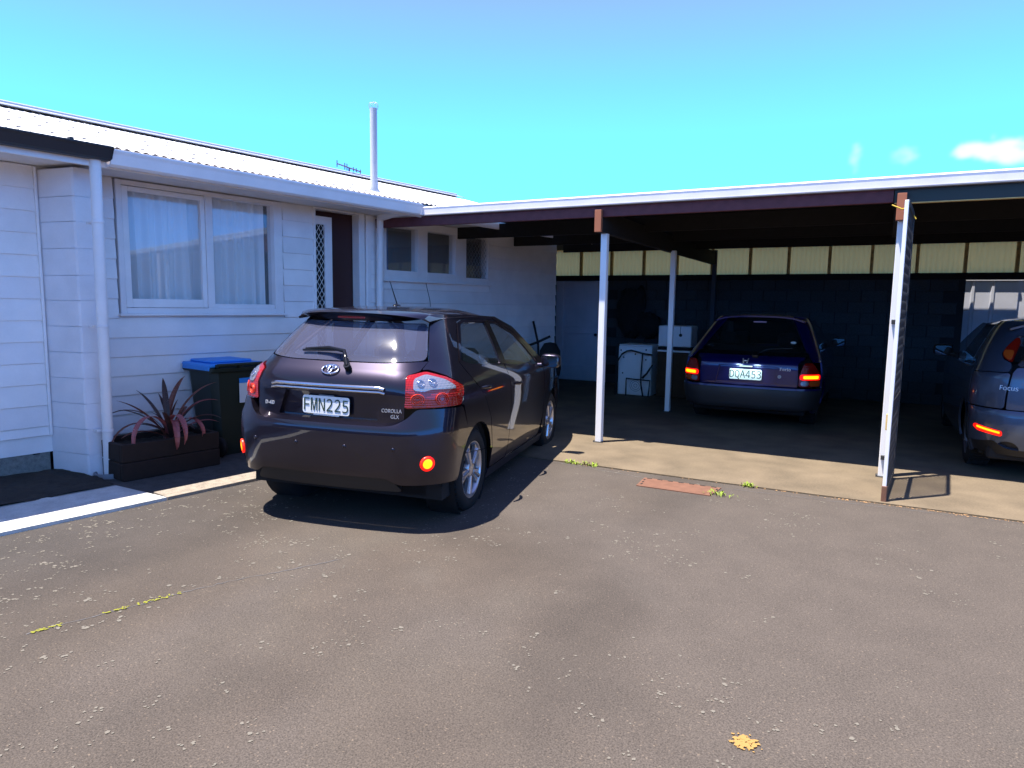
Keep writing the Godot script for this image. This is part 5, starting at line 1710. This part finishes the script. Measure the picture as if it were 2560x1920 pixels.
	var ring := func(y: float) -> Array:
		var hx := lerpf(0.20, 0.26, y / 0.9)
		var hz := lerpf(0.19, 0.245, y / 0.9)
		return Array(rounded([Vector2(-hx, -hz), Vector2(hx, -hz), Vector2(hx, hz), Vector2(-hx, hz)], 0.06))
	for lv in [[0.0, 0.84]]:
		var a: Array = ring.call(lv[0])
		var b: Array = ring.call(lv[1])
		for i in a.size():
			var j := (i + 1) % a.size()
			var e := Vector3(a[i].x + a[j].x, 0, a[i].y + a[j].y).normalized()
			quad(st, Vector3(a[i].x, lv[0], a[i].y), Vector3(a[j].x, lv[0], a[j].y), Vector3(b[j].x, lv[1], b[j].y), Vector3(b[i].x, lv[1], b[i].y), e)
	bx(st, Vector3(0, 0.865, 0), Vector3(0.58, 0.05, 0.56), 0.012)
	part(bin, "body", st, M.bin_green)
	st = new_st()
	bx(st, Vector3(-0.01, 0.91, 0.0), Vector3(0.57, 0.035, 0.55), 0.012)
	bx(st, Vector3(-0.02, 0.94, -0.01), Vector3(0.44, 0.03, 0.42), 0.014)
	bx(st, Vector3(-0.29, 0.885, 0.0), Vector3(0.02, 0.05, 0.5), 0.006)
	part(bin, "lid", st, M.bin_lid)
	st = new_st()
	tube(st, [Vector3(-0.24, 0.915, 0.31), Vector3(0.24, 0.915, 0.31)], 0.016, 10)
	for x in [-0.23, 0.0, 0.23]:
		bx(st, Vector3(x, 0.905, 0.285), Vector3(0.03, 0.035, 0.06), 0.006)
	part(bin, "handle", st, M.bin_green)
	box(bin, "sticker", Vector3(0.1, 0.62, 0.242), Vector3(0.16, 0.2, 0.004), M.sticker_white, 0.001)
	box(bin, "sticker", Vector3(0.1, 0.745, 0.246), Vector3(0.16, 0.05, 0.004), M.bin_lid, 0.001)
	for x in [-0.2, 0.2]:
		st = new_st()
		lathe(st, [Vector2(0.0, -0.025), Vector2(0.09, -0.025), Vector2(0.1, 0.0), Vector2(0.09, 0.025), Vector2(0.0, 0.025)], Vector3(x, 0.1, 0.24), Basis(Vector3(0, 0, 1), PI / 2), 20)
		part(bin, "wheel", st, M.rubber)
	# tv aerial on the ridge
	var an := thing("tv_antenna", "small grey television aerial on a mast behind the white roof ridge", "antenna")
	an.transform = hb * Transform3D(Basis.IDENTITY, Vector3(5.36, 3.6, -2.63))
	st = new_st()
	tube(st, [Vector3(0, 0, 0), Vector3(0, 0.225, 0)], 0.016, 8)
	part(an, "mast", st, M.aerial_grey)
	st = new_st()
	var b0 := Vector3(-0.17, 0.285, -0.12)
	var b1 := Vector3(0.16, 0.172, 0.12)
	tube(st, [b0, b1], 0.013, 6)
	part(an, "boom", st, M.aerial_grey)
	for t in [0.02, 0.33, 0.42, 0.68, 0.8, 0.97]:
		var c := b0.lerp(b1, t)
		var hgt := 0.055 if t < 0.45 else 0.035
		st = new_st()
		tube(st, [c - Vector3(0, hgt, 0), c + Vector3(0, hgt, 0)], 0.009, 5)
		part(an, "element", st, M.aerial_grey)

func leaf(parent: Node3D, root: Vector3, az: float, length: float, rise: float, droop: float, w: float, m: Material) -> void:
	var st := new_st()
	var dir := Vector3(cos(az), 0, sin(az))
	var sidev := Vector3(-sin(az), 0, cos(az))
	var pts := []
	var p := root
	var ang := rise
	var seg := 14
	for i in seg + 1:
		pts.append(p)
		ang -= droop / seg * (0.4 + 1.2 * i / seg)
		p += (dir * cos(ang) + Vector3.UP * sin(ang)) * length / seg
	for i in seg:
		var t0 := float(i) / seg
		var t1 := float(i + 1) / seg
		var w0 := w * (0.65 + 0.7 * t0) * (1.0 - pow(t0, 4.0)) + 0.001
		var w1 := w * (0.65 + 0.7 * t1) * (1.0 - pow(t1, 4.0)) + 0.001
		var d: Vector3 = (pts[i + 1] - pts[i]).normalized()
		var up := sidev.cross(d).normalized()
		if up.y < 0.0 and absf(d.y) < 0.9:
			up = -up
		for s in [-1.0, 1.0]:
			var a: Vector3 = pts[i]
			var b: Vector3 = pts[i + 1]
			var c: Vector3 = b + sidev * s * w1 + up * w1 * 0.35
			var e: Vector3 = a + sidev * s * w0 + up * w0 * 0.35
			quad(st, a, b, c, e, (up - sidev * s * 0.35).normalized())
	part(parent, "leaf", st, m)

func make_planting() -> void:
	var hb := Transform3D(Basis(Vector3.UP, atan2(0.987, 0.162)), Vector3(-6.34, 0, -3.5))
	var pb := thing("planter_box", "dark brown timber planter box below the window at the white downpipe", "planter")
	pb.transform = hb
	for q in [[Vector3(0.505, 0.085, 0.79), Vector3(0.87, 0.155, 0.045)], [Vector3(0.505, 0.245, 0.787), Vector3(0.87, 0.155, 0.045)], [Vector3(0.505, 0.085, 0.33), Vector3(0.87, 0.155, 0.045)], [Vector3(0.505, 0.245, 0.33), Vector3(0.87, 0.155, 0.045)], [Vector3(0.092, 0.085, 0.56), Vector3(0.042, 0.155, 0.41)], [Vector3(0.092, 0.245, 0.56), Vector3(0.042, 0.155, 0.41)], [Vector3(0.918, 0.085, 0.56), Vector3(0.042, 0.155, 0.41)], [Vector3(0.918, 0.245, 0.56), Vector3(0.042, 0.155, 0.41)]]:
		box(pb, "plank", q[0], q[1], M.planter_timber, 0.006)
	var st := new_st()
	var n := FastNoiseLite.new()
	n.seed = 13
	n.frequency = 6.0
	smooth_grid(st, func(u, v): return Vector3(lerpf(0.115, 0.895, u), 0.27 + 0.03 * n.get_noise_2d(u * 2.0, v * 2.0), lerpf(0.355, 0.765, v)), 30, 16, Vector3.UP)
	part(pb, "soil", st, M.soil)
	var fx := thing("flax_plant", "spiky dark red flax with drooping leaves growing in the timber planter", "plant")
	fx.transform = hb * Transform3D(Basis.IDENTITY, Vector3(0.62, 0.27, 0.52))
	# azimuth: 0 = away along the wall, 90 = towards the drive, 180 = towards the left of the picture
	var L := [[150, 1.15, 1.25, 3.6, 0.02, 0], [110, 0.95, 1.3, 3.9, 0.021, 0], [70, 0.85, 1.35, 4.0, 0.021, 0], [95, 1.0, 1.4, 3.7, 0.02, 0], [185, 0.8, 1.05, 0.7, 0.026, 1], [200, 1.0, 1.2, 2.3, 0.014, 2], [170, 0.95, 0.9, 2.2, 0.016, 1], [160, 0.75, 0.55, 0.9, 0.018, 1], [215, 0.7, 0.9, 0.8, 0.017, 2], [240, 0.75, 1.2, 0.6, 0.018, 2], [290, 0.85, 1.35, 0.7, 0.02, 2], [330, 0.9, 1.4, 0.9, 0.022, 1], [10, 0.95, 1.3, 1.1, 0.022, 1], [30, 0.8, 1.35, 1.6, 0.02, 0], [50, 0.75, 1.0, 1.5, 0.02, 2], [350, 0.8, 1.1, 1.2, 0.02, 2], [130, 0.55, 1.2, 0.9, 0.018, 2], [260, 0.6, 1.4, 0.5, 0.016, 2], [20, 0.6, 0.8, 1.3, 0.018, 0], [80, 0.5, 1.0, 1.6, 0.018, 2], [310, 0.7, 0.9, 1.0, 0.018, 1], [190, 0.45, 1.3, 0.8, 0.016, 2], [225, 0.5, 0.7, 0.9, 0.016, 2], [0, 0.5, 1.45, 0.4, 0.016, 1]]
	for q in L:
		leaf(fx, Vector3(rng.randf_range(-0.05, 0.05), 0.0, rng.randf_range(-0.04, 0.04)), deg_to_rad(q[0]), q[1] * 0.74, q[2], q[3], q[4] * 1.35, M["flax_%d" % q[5]])
	# small weeds in the joint between asphalt and concrete
	var spots := [[Vector3(-2.53, 0, -6.10), 0.05, "tiny yellow green weed in the joint nearest the parked grey car"], [Vector3(-2.35, 0, -6.105), 0.075, "bright green weed tuft in the joint left of the rusty cover plate"], [Vector3(-1.03, 0, -5.68), 0.085, "green weed growing at the right corner of the rusty cover plate"], [Vector3(-0.87, 0, -6.09), 0.035, "small weed in the joint between the rusty plate and the mesh gate"]]
	for q in spots:
		var w := thing("weed", q[2], "weed", q[0] + Vector3(0, 0.002, 0), 0.0, "weeds in the joint of the paving")
		st = new_st()
		for k in 46:
			var a := rng.randf() * TAU
			var r: float = q[1] * rng.randf_range(0.1, 1.3)
			var at := Vector3(cos(a) * r * 1.5, 0, sin(a) * r * 0.55)
			var lw := rng.randf_range(0.004, 0.009)
			var tip := at + Vector3(rng.randf_range(-0.03, 0.03), rng.randf_range(0.012, 0.05), rng.randf_range(-0.03, 0.03))
			var s := Vector3(cos(a + 1.3), 0, sin(a + 1.3)) * lw
			var mid := at.lerp(tip, 0.6) + Vector3(0, 0.008, 0)
			tri(st, at, mid + s, mid - s, Vector3.UP)
			tri(st, tip, mid + s, mid - s, Vector3.UP)
		part(w, "leaves", st, M.weed)

func blob(st: SurfaceTool, c: Vector3, r: float, k: int) -> void:
	var pts := []
	for i in k:
		var a := TAU * i / k + rng.randf() * 0.5
		var q := r * rng.randf_range(0.45, 1.15)
		pts.append(c + Vector3(cos(a) * q, 0, sin(a) * q))
	for i in k:
		tri(st, c + Vector3(0, 0.002, 0), pts[i], pts[(i + 1) % k], Vector3.UP)

func make_ground_bits() -> void:
	var st := new_st()
	var n := FastNoiseLite.new()
	n.seed = 4
	n.frequency = 0.7
	n.fractal_octaves = 3
	for k in 4400:
		var x := rng.randf_range(-5.2, 2.2)
		var z := rng.randf_range(-6.0, -0.9)
		# not on the house side of the kerb
		if (x + 6.34) * 0.987 + (z + 3.5) * 0.162 < 1.62:
			continue
		var d := 0.5 + 0.9 * n.get_noise_2d(x, z) + 0.35 * clampf((-x - 1.5) / 2.5, -1.0, 1.0) - 0.1
		if rng.randf() > d * d * 1.0:
			continue
		var m := rng.randi_range(1, 6)
		for i in m:
			var r := rng.randf_range(0.003, 0.010) * (1.6 if rng.randf() < 0.12 else 1.0)
			blob(st, Vector3(x + rng.randfn(0, 0.022), 0.0025, z + rng.randfn(0, 0.022)), r, 7)
	var li := part(self, "lichen_spots", st, M.lichen)
	li.set_meta("kind", "stuff")
	tag(li, "pale lichen spots scattered over the brown asphalt", "lichen")
	# broken line of moss in a crack at the left
	st = new_st()
	for k in 160:
		var t := rng.randf()
		if absf(t - 0.32) < 0.14 or (t > 0.62 and t < 0.68):
			continue
		var p := Vector3(-3.37, 0.003, -1.62).lerp(Vector3(-3.16, 0.003, -2.25), t)
		blob(st, p + Vector3(rng.randfn(0, 0.008), rng.randf() * 0.003, rng.randfn(0, 0.008)), rng.randf_range(0.003, 0.010), 6)
	var mo := part(self, "moss", st, M.moss)
	mo.set_meta("kind", "stuff")
	tag(mo, "broken line of yellow green moss in a crack at lower left", "moss")
	# hairline cracks
	st = new_st()
	for cr in [[Vector3(-3.37, 0.0022, -1.60), Vector3(-3.10, 0.0022, -2.42), 26], [Vector3(-3.10, 0.0022, -2.42), Vector3(-2.75, 0.0022, -3.05), 20], [Vector3(-1.72, 0.0022, -5.93), Vector3(-2.72, 0.0022, -6.08), 30], [Vector3(-1.05, 0.0022, -5.95), Vector3(1.3, 0.0022, -6.10), 60]]:
		var prev: Vector3 = cr[0]
		for k in cr[2]:
			var t: float = (k + 1.0) / cr[2]
			var p: Vector3 = cr[0].lerp(cr[1], t) + Vector3(rng.randfn(0, 0.006), 0, rng.randfn(0, 0.006))
			var sd := (p - prev).cross(Vector3.UP).normalized() * rng.randf_range(0.0012, 0.0035)
			quad(st, prev - sd, prev + sd, p + sd, p - sd, Vector3.UP)
			prev = p
	var ck := part(self, "cracks", st, M.lead)
	ck.set_meta("kind", "stuff")
	tag(ck, "dark hairline cracks running through the asphalt", "crack")
	# the yellow patch in the foreground
	st = new_st()
	for k in 90:
		blob(st, Vector3(-0.307 + rng.randfn(0, 0.022), 0.003 + rng.randf() * 0.003, -2.416 + rng.randfn(0, 0.018)), rng.randf_range(0.004, 0.012), 7)
	var yl := part(self, "yellow_lichen", st, M.yellow_lichen)
	tag(yl, "orange yellow lichen patch alone on the asphalt in the right foreground", "lichen")
	# dry grass and grit along the joint at the right
	st = new_st()
	for k in 420:
		var x := rng.randf_range(-2.6, 2.0)
		if rng.randf() > (0.3 if x < -0.2 else 1.0):
			continue
		var c := Vector3(x, 0.004, -6.105 + rng.randfn(0, 0.012))
		blob(st, c, rng.randf_range(0.004, 0.012), 5)
	var dg := part(self, "joint_litter", st, M.dry_grass)
	dg.set_meta("kind", "stuff")
	tag(dg, "brown dry litter lying along the joint before the carport floor", "litter")
	# rusty cover plate
	var cp := thing("cover_plate", "rusty brown metal cover plate let into the asphalt before the carport", "cover plate", Vector3(-1.41, 0.0, -5.775))
	st = new_st()
	prism(st, [Vector2(-0.325, 0.15), Vector2(0.305, 0.15), Vector2(0.34, -0.15), Vector2(-0.34, -0.15)], Vector3(0, -0.02, 0), Vector3.RIGHT, Vector3(0, 0, 1), Vector3(0, 0.028, 0))
	part(cp, "plate", st, M.rust)
	for k in 7:
		box(cp, "slot", Vector3(-0.29 + k * 0.095, 0.0085, -0.135), Vector3(0.045, 0.003, 0.014), M.lining)
	for k in 3:
		for s in [-1.0, 1.0]:
			box(cp, "slot", Vector3(s * (0.318 - 0.01 * k), 0.0085, -0.07 + k * 0.075), Vector3(0.014, 0.003, 0.035), M.lining)

func make_added_hedge() -> void:
	# unseen greenery added behind the camera to darken the carport and paint reflections
	var hg := thing("added_hedge", "tall dark green row added unseen behind the camera to dim the carport", "added_hedge", Vector3(1.0, 0, 9.0))
	var n := FastNoiseLite.new()
	n.seed = 31
	n.frequency = 0.5
	n.fractal_octaves = 5
	var st := new_st()
	var f := func(u, v):
		var x: float = lerpf(-15.0, 15.0, u)
		var t: float = v * 2.0 - 1.0
		var top := 2.5 + 0.5 * n.get_noise_2d(x, 3.0)
		var y: float = top * (1.0 - pow(absf(t), 6.0))
		var d := 0.5 * n.get_noise_3d(x, y, t * 2.0)
		return Vector3(x, y + 0.3 * n.get_noise_3d(x * 2.0, t * 5.0, y), signf(t) * (1.0 - pow(1.0 - absf(t), 3.0)) * 1.0 + d)
	smooth_grid(st, f, 150, 40, Vector3(0, 0.3, 0))
	part(hg, "foliage", st, M.added_hedge)
